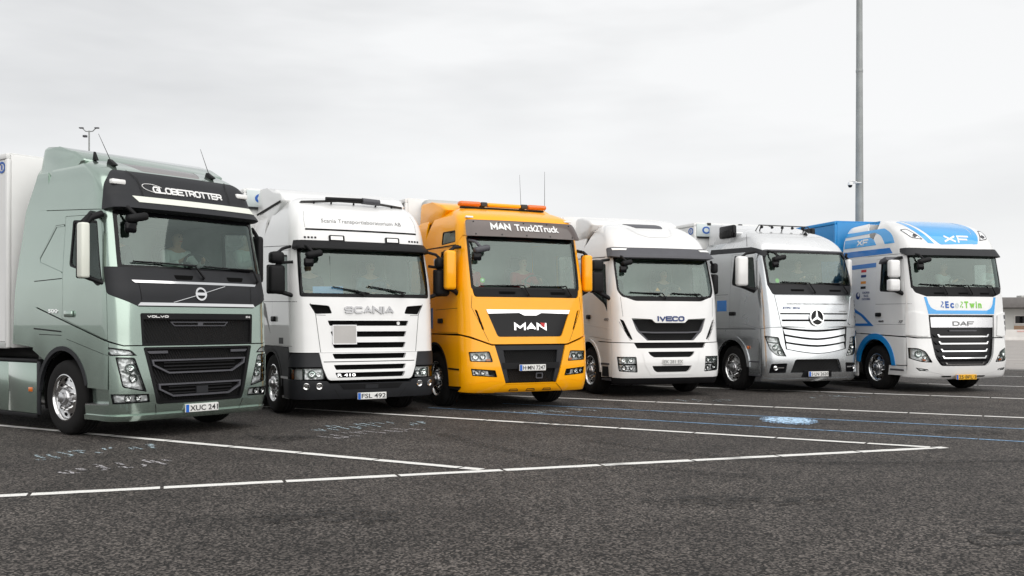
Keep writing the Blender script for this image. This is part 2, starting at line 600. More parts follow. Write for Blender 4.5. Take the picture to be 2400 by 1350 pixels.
def stroke_text(s, w, h, thick, gap=.28, shear=0.0):
    """block lettering as raised ribbons: centred verts (x, y, layer) and faces"""
    wid = [.22 if ch == 'I' else (1.15 if ch == 'M' else 1.0) for ch in s]
    tot = sum(wid) + gap * (len(s) - 1)
    sx = (w - thick) / tot
    V, F = [], []
    x0 = -w / 2 + thick / 2
    for ch, wd in zip(s, wid):
        for li, st in enumerate(STROKES[ch]):
            p = [np.array([x0 + q[0] * wd * sx, (q[1] - .5) * (h - thick)]) for q in st]
            closed = len(p) > 3 and np.allclose(p[0], p[-1])
            if closed:
                p = p[:-1]
            n = len(p)
            base = len(V)
            for i in range(n):
                a = p[i - 1] if (i > 0 or closed) else None
                b = p[(i + 1) % n] if (i < n - 1 or closed) else None
                d1 = (p[i] - a) / np.linalg.norm(p[i] - a) if a is not None else None
                d2 = (b - p[i]) / np.linalg.norm(b - p[i]) if b is not None else None
                d1 = d2 if d1 is None else d1
                d2 = d1 if d2 is None else d2
                n1, n2 = np.array([-d1[1], d1[0]]), np.array([-d2[1], d2[0]])
                m = n1 + n2
                m /= max(np.linalg.norm(m), 1e-6)
                k = thick / 2 / max(.45, float(m @ n1))
                e = np.zeros(2)
                if not closed and i == 0:
                    e = -d2 * thick * .5 if ch in 'MNFIELTD' else e
                if not closed and i == n - 1:
                    e = d1 * thick * .5 if ch in 'MNFIELTD' else e
                for sg in (1, -1):
                    q = p[i] + e + m * k * sg
                    V.append((q[0] + shear * q[1], q[1], li))
            for i in range(n if closed else n - 1):
                j = (i + 1) % n
                F.append((base + 2 * i, base + 2 * i + 1, base + 2 * j + 1, base + 2 * j))
        x0 += (wd + gap) * sx
    return np.array(V, float), F


def pchip(pts):
    x = np.array([p[0] for p in pts], float)
    y = np.array([p[1] for p in pts], float)
    h = np.diff(x)
    d = np.diff(y) / h
    m = np.zeros(len(x))
    m[0], m[-1] = d[0], d[-1]
    for i in range(1, len(x) - 1):
        if d[i - 1] * d[i] > 0:
            w1, w2 = 2 * h[i] + h[i - 1], h[i] + 2 * h[i - 1]
            m[i] = (w1 + w2) / (w1 / d[i - 1] + w2 / d[i])

    def ev(q):
        q = np.clip(np.asarray(q, float), x[0], x[-1])
        i = np.clip(np.searchsorted(x, q) - 1, 0, len(x) - 2)
        t = (q - x[i]) / h[i]
        return ((2 * t**3 - 3 * t**2 + 1) * y[i] + (t**3 - 2 * t**2 + t) * h[i] * m[i]
                + (-2 * t**3 + 3 * t**2) * y[i + 1] + (t**3 - t**2) * h[i] * m[i + 1])
    return ev


def fillet(poly):
    out = []
    n = len(poly)
    for i, p in enumerate(poly):
        r = p[2] if len(p) > 2 else 0
        P = np.array(p[:2], float)
        if r <= 0:
            out.append(P)
            continue
        A = np.array(poly[i - 1][:2], float) - P
        B = np.array(poly[(i + 1) % n][:2], float) - P
        la, lb = np.linalg.norm(A), np.linalg.norm(B)
        A /= la
        B /= lb
        d = min(r, la * 0.48, lb * 0.48)
        for k in range(6):
            t = k / 5
            out.append((1 - t)**2 * (P + A * d) + 2 * t * (1 - t) * P + t * t * (P + B * d))
    return np.array(out)


def inside(poly, pts):
    x, y = pts[:, 0], pts[:, 1]
    r = np.zeros(len(pts), bool)
    px, py = poly[:, 0], poly[:, 1]
    qx, qy = np.roll(px, -1), np.roll(py, -1)
    for a, b, c, d in zip(px, py, qx, qy):
        if b == d:
            continue
        hit = ((b > y) != (d > y)) & (x < (c - a) * (y - b) / (d - b) + a)
        r ^= hit
    return r


def circle(c, r, n=24, sx=1.0, sy=1.0):
    return [(c[0] + r * sx * math.cos(2 * math.pi * k / n), c[1] + r * sy * math.sin(2 * math.pi * k / n)) for k in range(n)]


class Cab:
    """a cab skin: a plan outline (front, corners, sides) carried up a front rake and a side tuck.
    s runs round the outline from the front centre, z is height"""

    def __init__(self, root, W, L, rake, tuck, ztop, bulge=0.10, r=0.25):
        self.root, self.W, self.L, self.ztop = root, W, L, ztop
        self.rake, self.tuck = pchip(rake), pchip(tuck)
        pts = []
        u0 = W - r
        for k in range(60):
            u = u0 * k / 60
            pts.append((u, bulge * (u / W)**2))
        y0 = bulge * (u0 / W)**2
        m = 2 * bulge * u0 / W**2
        p0, p3 = np.array([u0, y0]), np.array([W, y0 + m * r + r])
        p1, p2 = p0 + np.array([1, m]) * r * 0.6, p3 - np.array([0, 1]) * r * 0.6
        for k in range(40):
            t = k / 40
            pts.append(tuple((1 - t)**3 * p0 + 3 * t * (1 - t)**2 * p1 + 3 * t * t * (1 - t) * p2 + t**3 * p3))
        for k in range(101):
            pts.append((W, p3[1] + (L - p3[1]) * k / 100))
        pts = np.array(pts)
        self.X, self.Y = pts[:, 0], pts[:, 1]
        self.S = np.concatenate([[0], np.cumsum(np.hypot(np.diff(self.X), np.diff(self.Y)))])
        self.smax = self.S[-1]
        self.nx = int(np.argmax(self.X >= W - 1e-4))

    # coordinates -> (s, z)
    def f(self, u, z, r=0.0):
        a = abs(u) / (1 - float(self.tuck(z)) / self.W)
        a = min(a, self.W - 0.004)
        s = float(np.interp(a, self.X[:self.nx + 1], self.S[:self.nx + 1]))
        return (math.copysign(s, u), z, r)

    def d(self, t, z, r=0.0):
        rk = float(self.rake(z))
        y = (t - rk) / (1 - rk / self.L)
        y = max(y, 0.02)
        return (-float(np.interp(y, self.Y, self.S)), z, r)

    def e(self, t, z, r=0.0):
        a = self.d(t, z, r)
        return (-a[0], a[1], r)

    def q(self, y, z, r=0.0):
        return (-float(np.interp(y, self.Y, self.S)), z, r)

    def qr(self, y, z, r=0.0):
        return (float(np.interp(y, self.Y, self.S)), z, r)

    def pos(self, s, z):
        s = np.asarray(s, float)
        z = np.asarray(z, float)
        a = np.abs(s)
        x0 = np.interp(a, self.S, self.X)
        y0 = np.interp(a, self.S, self.Y)
        ex = np.maximum(a - self.smax, 0)
        tk, rk = self.tuck(z), self.rake(z)
        return np.stack([np.sign(s) * x0 * (1 - tk / self.W), rk + y0 * (1 - rk / self.L) + ex, z], -1)

    def P(self, s, z, off=0.0):
        p = self.pos(s, z)
        e = 0.012
        ds = self.pos(np.asarray(s) + e, z) - self.pos(np.asarray(s) - e, z)
        dz = self.pos(s, np.asarray(z) + e) - self.pos(s, np.asarray(z) - e)
        n = np.cross(ds, dz)
        n /= np.linalg.norm(n, axis=-1, keepdims=True) + 1e-12
        return p + n * np.asarray(off)[..., None], n

    def pt(self, sz, off=0.0):
        p, n = self.P(np.array([sz[0]]), np.array([sz[1]]), np.array([off]))
        return Vector(p[0]), Vector(n[0])

    def patch(self, name, outer, mat, holes=(), off=0.0, th=0.02, par=None, g=0.07, gz=None, fn=None, wall=True, clean=True):
        gz = gz or g
        sc = np.array([1 / g, 1 / gz])
        loops = [fillet(outer) * sc] + [fillet(h) * sc for h in holes]
        V, E = [], []
        for lp in loops:
            idx = []
            m = len(lp)
            for i in range(m):
                a, b = lp[i], lp[(i + 1) % m]
                k = max(1, int(math.ceil(np.linalg.norm(b - a) / 1.0)))
                for q in range(k):
                    idx.append(len(V))
                    V.append(a + (b - a) * q / k)
            E += [(idx[i], idx[(i + 1) % len(idx)]) for i in range(len(idx))]
        B = np.array(V)
        lo, hi = loops[0].min(0), loops[0].max(0)
        gx, gy = np.meshgrid(np.arange(math.floor(lo[0]) + 0.5, hi[0]), np.arange(math.floor(lo[1]) + 0.5, hi[1]))
        G = np.stack([gx.ravel(), gy.ravel()], -1)
        if len(G):
            keep = inside(loops[0], G)
            for h in loops[1:]:
                keep &= ~inside(h, G)
            G = G[keep]
        if len(G):
            dmin = np.full(len(G), 9.0)
            for c in range(0, len(B), 200):
                dd = np.sqrt(((G[:, None, :] - B[None, c:c + 200, :])**2).sum(-1)).min(1)
                dmin = np.minimum(dmin, dd)
            G = G[dmin > 0.4]
        allv = np.concatenate([B, G]) if len(G) else B
        r = delaunay_2d_cdt([Vector((float(p[0]), float(p[1]))) for p in allv], E, [], 0, 1e-5)
        v2 = np.array([[p.x, p.y] for p in r[0]])
        tris = np.array([f for f in r[2] if len(f) == 3])
        cen = v2[tris].mean(1)
        keep = inside(loops[0], cen)
        for h in loops[1:]:
            keep &= ~inside(h, cen)
        tris = tris[keep]
        a, b, c = v2[tris[:, 0]], v2[tris[:, 1]], v2[tris[:, 2]]
        ar = (b[:, 0] - a[:, 0]) * (c[:, 1] - a[:, 1]) - (b[:, 1] - a[:, 1]) * (c[:, 0] - a[:, 0])
        tris = tris[np.abs(ar) > 1e-7]
        ar = ar[np.abs(ar) > 1e-7]
        tris[ar < 0] = tris[ar < 0][:, ::-1]
        sz = v2 / sc
        off_a = np.full(len(sz), float(off))
        if fn is not None:
            off_a = off_a + np.array([fn(p[0], p[1]) for p in sz])
        P3, N3 = self.P(sz[:, 0], sz[:, 1], off_a)
        if fn is not None:     # true normals of the displaced sheet
            e = 0.01
            def Q(ds, dz):
                q = sz + np.array([ds, dz])
                o = float(off) + np.array([fn(p[0], p[1]) for p in q])
                return self.P(q[:, 0], q[:, 1], o)[0]
            N3 = np.cross(Q(e, 0) - Q(-e, 0), Q(0, e) - Q(0, -e))
            N3 /= np.linalg.norm(N3, axis=1, keepdims=True) + 1e-12
        used = np.unique(tris)
        mp = -np.ones(len(sz), int)
        mp[used] = np.arange(len(used))
        tris = mp[tris]
        P3, N3, sz2, offu = P3[used], N3[used], sz[used], off_a[used]
        faces = [tuple(int(i) for i in t) for t in tris]
        verts = [tuple(p) for p in P3]
        nrm = [N3[i] for t in tris for i in t]
        if wall and th > 0:
            cnt = {}
            for t in faces:
                for i in range(3):
                    cnt[(t[i], t[(i + 1) % 3])] = 1
            low, _ = self.P(sz2[:, 0], sz2[:, 1], offu - th)
            for (i, j) in list(cnt):
                if (j, i) in cnt:
                    continue
                k = len(verts)
                q = [P3[i], P3[j], low[j], low[i]]
                verts += [tuple(p) for p in q]
                faces.append((k + 1, k, k + 3, k + 2))
                nn = np.cross(q[0] - q[1], q[3] - q[1])
                nn = nn / (np.linalg.norm(nn) + 1e-12)
                nrm += [nn] * 4
        me = bpy.data.meshes.new(name)
        me.from_pydata(verts, [], faces)
        me.materials.append(MATS[mat])
        me.polygons.foreach_set('use_smooth', [True] * len(me.polygons))
        me.update()
        if len(nrm) == len(me.loops):
            me.normals_split_custom_set([tuple(x) for x in nrm])
        return link(name, me, par or self.root)

    def both(self, name, outer, mat, holes=(), **k):
        a = self.patch(name, outer, mat, holes, **k)
        mo = [(-p[0], p[1], p[2] if len(p) > 2 else 0) for p in outer]
        mh = [[(-p[0], p[1], p[2] if len(p) > 2 else 0) for p in h] for h in holes]
        b = self.patch(name, mo, mat, mh, **k)
        return a, b

    def line(self, name, pts, w, mat='seam', off=0.002, par=None, closed=False):
        p = [np.array(q[:2], float) for q in pts]
        q2 = []
        for i in range(len(p) - 1):
            k = max(1, int(np.linalg.norm(p[i + 1] - p[i]) / 0.08))
            q2 += [p[i] + (p[i + 1] - p[i]) * j / k for j in range(k)]
        q2.append(p[-1])
        V, F = [], []
        for i, q in enumerate(q2):
            d = q2[min(i + 1, len(q2) - 1)] - q2[max(i - 1, 0)]
            d /= np.linalg.norm(d) + 1e-9
            nn = np.array([-d[1], d[0]]) * w / 2
            for sgn in (1, -1):
                V.append(self.pt(q + sgn * nn, off)[0])
        for i in range(len(q2) - 1):
            F.append((2 * i, 2 * i + 1, 2 * i + 3, 2 * i + 2))
        return mesh(name, V, F, mat, par or self.root, smooth=60)

    def lines(self, name, pts, w, **k):
        self.line(name, pts, w, **k)
        self.line(name, [(-p[0], p[1]) for p in pts], w, **k)

    def text(self, name, s, c, w, h, mat, off=0.004, bold=0.0, shear=0.0, depth=0.008, par=None, rise=0.0):
        v, f = text_geo(s, w, h, bold, shear, depth)
        P3, _ = self.P(c[0] + v[:, 0], c[1] + v[:, 1] + rise * v[:, 0], off + v[:, 2])
        return mesh(name, P3, f, mat, par or self.root)

    def letters(self, name, s, c, w, h, mat, thick, off=0.004, depth=0.012, gap=.28, shear=0.0, par=None, fn=None):
        """raised block lettering on the skin, one mesh with side walls"""
        v, f = stroke_text(s, w, h, thick, gap, shear)
        o = off + depth + v[:, 2] * .0015
        if fn is not None:
            o = o + np.array([fn(c[0] + a, c[1] + b) for a, b in v[:, :2]])
        top, _ = self.P(c[0] + v[:, 0], c[1] + v[:, 1], o)
        low, _ = self.P(c[0] + v[:, 0], c[1] + v[:, 1], o - depth - .004)
        n = len(v)
        F = [tuple(q) for q in f]
        cnt = set()
        for q in f:
            for i in range(4):
                cnt.add((q[i], q[(i + 1) % 4]))
        for (i, j) in list(cnt):
            if (j, i) not in cnt:
                F.append((j, i, i + n, j + n))
        return mesh(name, np.vstack([top, low]), F, mat, par or self.root)

    def tube(self, name, pts, rad, mat, off=0.0, par=None, n=8):
        o = off if isinstance(off, (list, tuple)) else [off] * len(pts)
        return tube(name, [self.pt(p, q)[0] for p, q in zip(pts, o)], rad, mat, par or self.root, n)


def mir(poly):
    return [(-p[0], p[1], p[2] if len(p) > 2 else 0) for p in poly]


# ------------------------------------------------------------------ shared vehicle parts
WHEEL = {}


def wheel_data():
    """tyre and polished rim built once; outside face towards -x"""
    tyre_prof = [(0.30, 0.02), (0.325, -0.005), (0.40, -0.012), (0.465, 0.0), (0.49, 0.02), (0.505, 0.05),
                 (0.508, 0.09), (0.496, 0.095), (0.496, 0.108), (0.509, 0.112), (0.510, 0.15), (0.498, 0.155), (0.498, 0.168), (0.510, 0.172),
                 (0.509, 0.21), (0.497, 0.214), (0.497, 0.227), (0.508, 0.231), (0.505, 0.26), (0.49, 0.295), (0.45, 0.315), (0.32, 0.31), (0.30, 0.29), (0.30, 0.02)]
    t = lathe('tyre', tyre_prof, 'rubber', None, n=48)
    rim_prof = [(0.302, 0.018), (0.318, 0.0), (0.305, -0.004), (0.292, 0.012), (0.285, 0.05), (0.262, 0.066), (0.235, 0.064), (0.185, 0.045),
                (0.168, 0.038), (0.150, 0.034), (0.128, 0.036), (0.124, 0.036)]
    r_ = lathe('rim', rim_prof, 'alu_rim', None, n=48)
    hub_prof = [(0.128, 0.045), (0.122, 0.0), (0.112, -0.018), (0.075, -0.022), (0.07, -0.05), (0.055, -0.06), (0.0, -0.062)]
    h_ = lathe('hub', hub_prof, 'brushed_metal', None, n=28)
    bm = bmesh.new()
    for k in range(10):
        a = 2 * math.pi * k / 10
        m = Matrix.Translation((0.062, 0.245 * math.cos(a), 0.245 * math.sin(a))) @ Matrix.Rotation(a, 4, 'X') @ Matrix.Diagonal((0.03, 0.05, 0.062, 1))
        bmesh.ops.create_uvsphere(bm, u_segments=10, v_segments=6, radius=0.5, matrix=m)
    hh = bm_obj('hand_holes', bm, 'void_black', None)
    bm = bmesh.new()
    for k in range(10):
        a = 2 * math.pi * (k + 0.5) / 10
        m = Matrix.Translation((0.022, 0.167 * math.cos(a), 0.167 * math.sin(a))) @ Matrix.Rotation(R(90), 4, 'Y')
        bmesh.ops.create_cone(bm, cap_ends=True, segments=6, radius1=0.018, radius2=0.014, depth=0.05, matrix=m)
    nn = bm_obj('wheel_nuts', bm, 'chrome', None)
    bk = lathe('brake_drum', [(0.30, 0.10), (0.0, 0.10)], 'void_black', None, n=24)
    for o in (t, r_, h_, hh, nn, bk):
        WHEEL[o.name] = o.data
        bpy.data.objects.remove(o)


wheel_data()


def wheel(parent, loc, flip=False, steer=0.0, rim=True):
    w = empty('wheel', loc, (math.pi if flip else 0.0) + steer, parent)
    for nm in ('tyre', 'rim', 'hub', 'hand_holes', 'wheel_nuts', 'brake_drum'):
        o = link(nm, WHEEL[nm], w)
        if nm in ('hand_holes', 'wheel_nuts'):
            o['kind'] = 'stuff'
    return w


def plate(c, z, w, h, s, mat='plate_white', t=None, band=True, ink='ink', label=None, tw=None):
    p, n = c.pt(c.f(0, z), 0.0)
    y = (p.y if t is None else t) - 0.03
    o = box('number_plate', (-w / 2, y - 0.006, z - h / 2), (w / 2, y + 0.02, z + h / 2), mat, c.root, bev=0.005, seg=1)
    x0 = -w / 2
    if band:
        box('country_band', (x0 + 0.004, y - 0.009, z - h / 2 + 0.004), (x0 + 0.05, y - 0.002, z + h / 2 - 0.004), 'plate_blue', o, bev=0)
        x0 += 0.05
    v, f = text_geo(s, tw or (w / 2 - x0 - 0.03), h * 0.66, bold=0.012)
    V = [(x0 + (w / 2 - x0) / 2 + a[0], y - 0.0095, z + a[1]) for a in v]
    mesh('plate_characters', V, [q[::-1] if False else q for q in f], ink, o)
    if label:
        o['label'] = label
    return o


def headlight(c, poly, lamps, amber=None, dark=False, name='headlight', depth=0.06, bits=()):
    """recessed bright reflector, lamp bowls and a clear lens; built on both sides"""
    for sgn in (1, -1):
        pl = poly if sgn == 1 else mir(poly)
        h = c.patch(name, pl, 'gloss_black' if dark else 'reflector', off=-depth, th=0.0, wall=False)
        # reveal walls of the housing
        c.patch('housing', pl, 'gloss_black', holes=[shrink(pl, 0.014)], off=0.001, th=depth + 0.01, par=h)
        for (s, z, r_) in lamps:
            p, n = c.pt((s * sgn, z), -depth + 0.004)
            q = Vector((0, 0, 1)).rotation_difference(n).to_matrix().to_4x4()
            for nm, prof, mt in (('lamp_ring', [(r_ * 1.12, 0.0), (r_ * 1.12, 0.03), (r_ * 0.95, 0.036), (r_ * 0.9, 0.02)], 'gloss_black'),
                                 ('lamp_bowl', [(r_ * 0.92, 0.026), (r_ * 0.6, 0.010), (r_ * 0.35, 0.008), (0.0, 0.03)], 'chrome')):
                o = lathe(nm, prof, mt, h, n=16, axis='z')
                o.matrix_local = Matrix.Translation(p) @ q
        for (bp, mt) in bits:
            bpp = bp if sgn == 1 else mir(bp)
            c.patch('lamp_divider', bpp, mt, off=-depth + 0.02, th=0.02, par=h)
        if amber:
            ap = amber if sgn == 1 else mir(amber)
            c.patch('indicator', ap, 'amber', off=-0.02, th=0.02, par=h)
        c.patch('lens', pl, 'lens', off=-0.006, th=0, wall=False, par=h)


def shrink(poly, k):
    """inset a polygon by about k"""
    p = np.array([q[:2] for q in poly], float)
    n = len(p)
    area = 0.5 * sum(p[i][0] * p[(i + 1) % n][1] - p[(i + 1) % n][0] * p[i][1] for i in range(n))
    sg = 1 if area > 0 else -1
    out = []
    for i in range(n):
        a, b, c_ = p[i - 1], p[i], p[(i + 1) % n]
        d1 = (b - a) / (np.linalg.norm(b - a) + 1e-9)
        d2 = (c_ - b) / (np.linalg.norm(c_ - b) + 1e-9)
        n1 = np.array([-d1[1], d1[0]]) * sg
        n2 = np.array([-d2[1], d2[0]]) * sg
        m = n1 + n2
        m = m / max(np.linalg.norm(m), 1e-6)
        kk = k / max(0.35, float(m @ n1))
        q = b + m * kk
        out.append((q[0], q[1], poly[i][2] if len(poly[i]) > 2 else 0))
    return out


def ring(c, name, poly, w, mat, off=0.0, th=0.03, par=None, fn=None, g=0.06):
    return c.patch(name, poly, mat, holes=[shrink(poly, w)], off=off, th=th, par=par, fn=fn, g=g)


def mirror_unit(c, side, u0, u1, t, z0, z1, mat, arms=(), depth=0.17, arm_mat='black_plastic', arm_u=1.2, second=None, bev=0.05):
    lo, hi = sorted((u0 * side, u1 * side))
    m = box('mirror', (lo, t, z0), (hi, t + depth, z1), mat, c.root, bev=bev, seg=3)
    box('mirror_glass', (lo + 0.025, t + depth - 0.004, z0 + 0.03), (hi - 0.025, t + depth + 0.006, z1 - 0.03), 'chrome', m, bev=0.003, seg=1)
    box('mirror_rim', (lo - 0.004, t + depth * 0.62, z0 - 0.004), (hi + 0.004, t + depth * 0.98, z1 + 0.004), arm_mat, m, bev=0.03, seg=2)
    if second:
        a0, a1, b0, b1, mt = second
        l2, h2 = sorted((a0 * side, a1 * side))
        m2 = box('mirror', (l2, t, b0), (h2, t + depth, b1), mt, c.root, bev=bev, seg=3)
        box('mirror_glass', (l2 + 0.02, t + depth - 0.004, b0 + 0.02), (h2 - 0.02, t + depth + 0.006, b1 - 0.02), 'chrome', m2, bev=0.003, seg=1)
    for (za, zb, ta, rad) in arms:
        um = (u0 + u1) / 2 * side
        tube('mirror_arm', [(um, t + depth * 0.5, za), ((um * 0.6 + arm_u * side * 0.4), t + depth * 0.5 + 0.02, (za + zb) / 2 + 0.02), (arm_u * side, ta, zb)], rad, arm_mat, m, n=8)
    return m


def front_mirror(c, u, z, mat='black_plastic', w=0.30, out=0.16, par=None):
    p, n = c.pt(c.f(u, z), 0.0)
    y = p.y - out
    h = box('front_mirror', (u - w / 2, y - 0.07, z - 0.09), (u + w / 2, y + 0.06, z + 0.02), mat, c.root, bev=0.045, seg=3, rot=(R(-12), 'Y'))
    tube('mirror_arm', [(u - 0.02, y, z), (u - 0.1, y + 0.04, z + 0.09), (u - 0.14, p.y + 0.06, z + 0.13)], 0.028, mat, h, n=8)
    box('mirror_glass', (u - 0.16, y - 0.02, z - 0.24), (u + 0.0, y + 0.05, z - 0.09), 'gloss_black', h, bev=0.04, seg=3)
    return h


def wiper(c, pivot, elbow, a, b):
    """arm from pivot to elbow, blade from a to b (all (u, z))"""
    P = lambda q, o: c.pt(c.f(q[0], q[1]), o)[0]
    w = tube('windshield_wiper', [P(pivot, 0.03), P(pivot, 0.06), P(elbow, 0.06), P(((a[0] + b[0]) / 2, (a[1] + b[1]) / 2), 0.045)], [0.025, 0.018, 0.012, 0.009], 'black_plastic', c.root, n=6)
    n = 6
    tube('wiper_blade', [P((a[0] + (b[0] - a[0]) * k / n, a[1] + (b[1] - a[1]) * k / n), 0.03) for k in range(n + 1)], 0.011, 'black_plastic', w, n=6)
    return w


def doors(c, door, window, handle, paint_m, g=0.07, glass='glass_side', hm='black_plastic', frame=0.03, fn=None):
    """door skins on both sides with a window opening, glass, rubber frame and handle. returns holes for the body"""
    gap = [grow(door, 0.008)]
    for sgn in (1, -1):
        D = door if sgn == 1 else mir(door)
        Wn = window if sgn == 1 else mir(window)
        dd = c.patch('door', D, paint_m, holes=[Wn], off=0.0, th=0.03, g=g, fn=fn)
        gp = c.patch('side_window', Wn, glass, off=-0.015, th=0, wall=False, par=dd)
        c.patch('window_frame', grow(Wn, 0.004), 'black_plastic', holes=[shrink(Wn, frame)], off=-0.004, th=0.03, par=dd)
        p, n = c.pt((handle[0] * sgn, handle[1]), 0.02)
        box('door_handle', (p.x - 0.02, p.y - 0.10, p.z - 0.045), (p.x + 0.02, p.y + 0.10, p.z + 0.045), hm, dd, bev=0.018, seg=2)
    return [grow(door, 0.006), grow(mir(door), 0.006)]


def grow(poly, k):
    return shrink(poly, -k)


def cab_shell(c, liner_holes, z0=1.95, z1=3.02, zback=(0.9, None), paint_m='paint_white', cab_back=2.2):
    """back wall, roof top and the grey inside lining"""
    zs = np.linspace(zback[0], zback[1] or c.ztop, 24)
    V, F = [], []
    for z in zs:
        y = float(c.pos(np.array([c.smax]), np.array([z]))[0][1])
        yb = min(y, cab_back)
        x = float(c.pos(np.array([c.smax]), np.array([z]))[0][0]) - 0.03
        V += [(-x, yb, z), (x, yb, z)]
    for i in range(len(zs) - 1):
        F.append((2 * i, 2 * i + 1, 2 * i + 3, 2 * i + 2))
    mesh('back_wall', V, F, paint_m, c.root, smooth=60)
    ss = np.linspace(-c.smax, c.smax, 60)
    p = c.pos(ss, np.full(60, c.ztop - 0.001))
    ctr = np.array([0, p[:, 1].mean(), c.ztop + 0.012])
    mesh('roof_top', np.vstack([p, ctr]), [(i, i + 1, 60) for i in range(59)] + [(59, 0, 60)], paint_m, c.root, smooth=60)
    # lining
    sb = -c.d(cab_back, 2.2)[0]
    c.patch('cab_lining', [(-sb, z0), (sb, z0), (sb, z1), (-sb, z1)], 'interior_grey', holes=liner_holes, off=-0.055, th=0, wall=False, g=0.1)
    V = []
    mesh('rear_lining', [(-1.18, cab_back - 0.04, 1.0), (1.18, cab_back - 0.04, 1.0), (1.12, cab_back - 0.04, z1 + 0.1), (-1.12, cab_back - 0.04, z1 + 0.1)], [(0, 1, 2, 3)], 'interior_grey', c.root)
    y0 = float(c.rake(z1)) + 0.14
    mesh('ceiling_lining', [(-1.1, y0, z1), (1.1, y0, z1), (1.12, cab_back - 0.04, z1), (-1.12, cab_back - 0.04, z1)], [(0, 1, 2, 3)], 'interior_grey', c.root)


def interior(c, zg, driver_u=0.58, seat_z=None):
    """dashboard, steering wheel, seats; zg is the height of the glass base"""
    fl = zg - 0.75
    y = float(c.rake(zg)) + 0.17
    prism('dashboard', [(y, zg - 0.05), (y + 0.34, zg + 0.0), (y + 0.52, zg - 0.08), (y + 0.5, fl), (y, fl)], -1.08, 1.08, 'interior_dark', c.root, bev=0.04)
    box('instrument_hood', (driver_u - 0.25, y + 0.22, zg - 0.04), (driver_u + 0.25, y + 0.48, zg + 0.06), 'interior_dark', c.root, bev=0.05, seg=3)
    box('cab_floor', (-1.15, 0.3, fl - 0.06), (1.15, 2.1, fl), 'interior_dark', c.root, bev=0)
    sw_y, sw_z = y + 0.62, zg + 0.08
    pts = [(driver_u + 0.235 * math.cos(a), sw_y + 0.235 * math.sin(a) * math.sin(R(28)), sw_z + 0.235 * math.sin(a) * math.cos(R(28))) for a in [2 * math.pi * k / 28 for k in range(28)]]
    sw = tube('steering_wheel', pts, 0.019, 'interior_dark', c.root, n=8, closed=True)
    for a in (R(20), R(160), R(270)):
        tube('spoke', [(driver_u, sw_y, sw_z), (driver_u + 0.22 * math.cos(a), sw_y + 0.22 * math.sin(a) * math.sin(R(28)), sw_z + 0.22 * math.sin(a) * math.cos(R(28)))], 0.016, 'interior_dark', sw, n=6)
    tube('steering_column', [(driver_u, sw_y, sw_z), (driver_u, y + 0.42, zg - 0.2)], 0.035, 'interior_dark', sw, n=8)
    for u in (driver_u, -driver_u):
        st = prism('seat', [(1.02, fl + 0.42), (1.02, fl + 0.54), (1.1, fl + 0.57), (1.52, fl + 0.53), (1.54, fl + 0.40), (1.48, fl + 0.12), (1.1, fl + 0.12)], u - 0.26, u + 0.26, 'seat_fabric', c.root, bev=0.04, seg=2)
        prism('backrest', [(1.50, fl + 0.5), (1.66, fl + 0.5), (1.80, fl + 1.14), (1.72, fl + 1.2), (1.63, fl + 1.1)], u - 0.25, u + 0.25, 'seat_fabric', st, bev=0.04, seg=2)
        prism('headrest', [(1.68, fl + 1.18), (1.80, fl + 1.18), (1.83, fl + 1.40), (1.73, fl + 1.42)], u - 0.14, u + 0.14, 'seat_fabric', st, bev=0.035, seg=2)
    return fl + 0.56


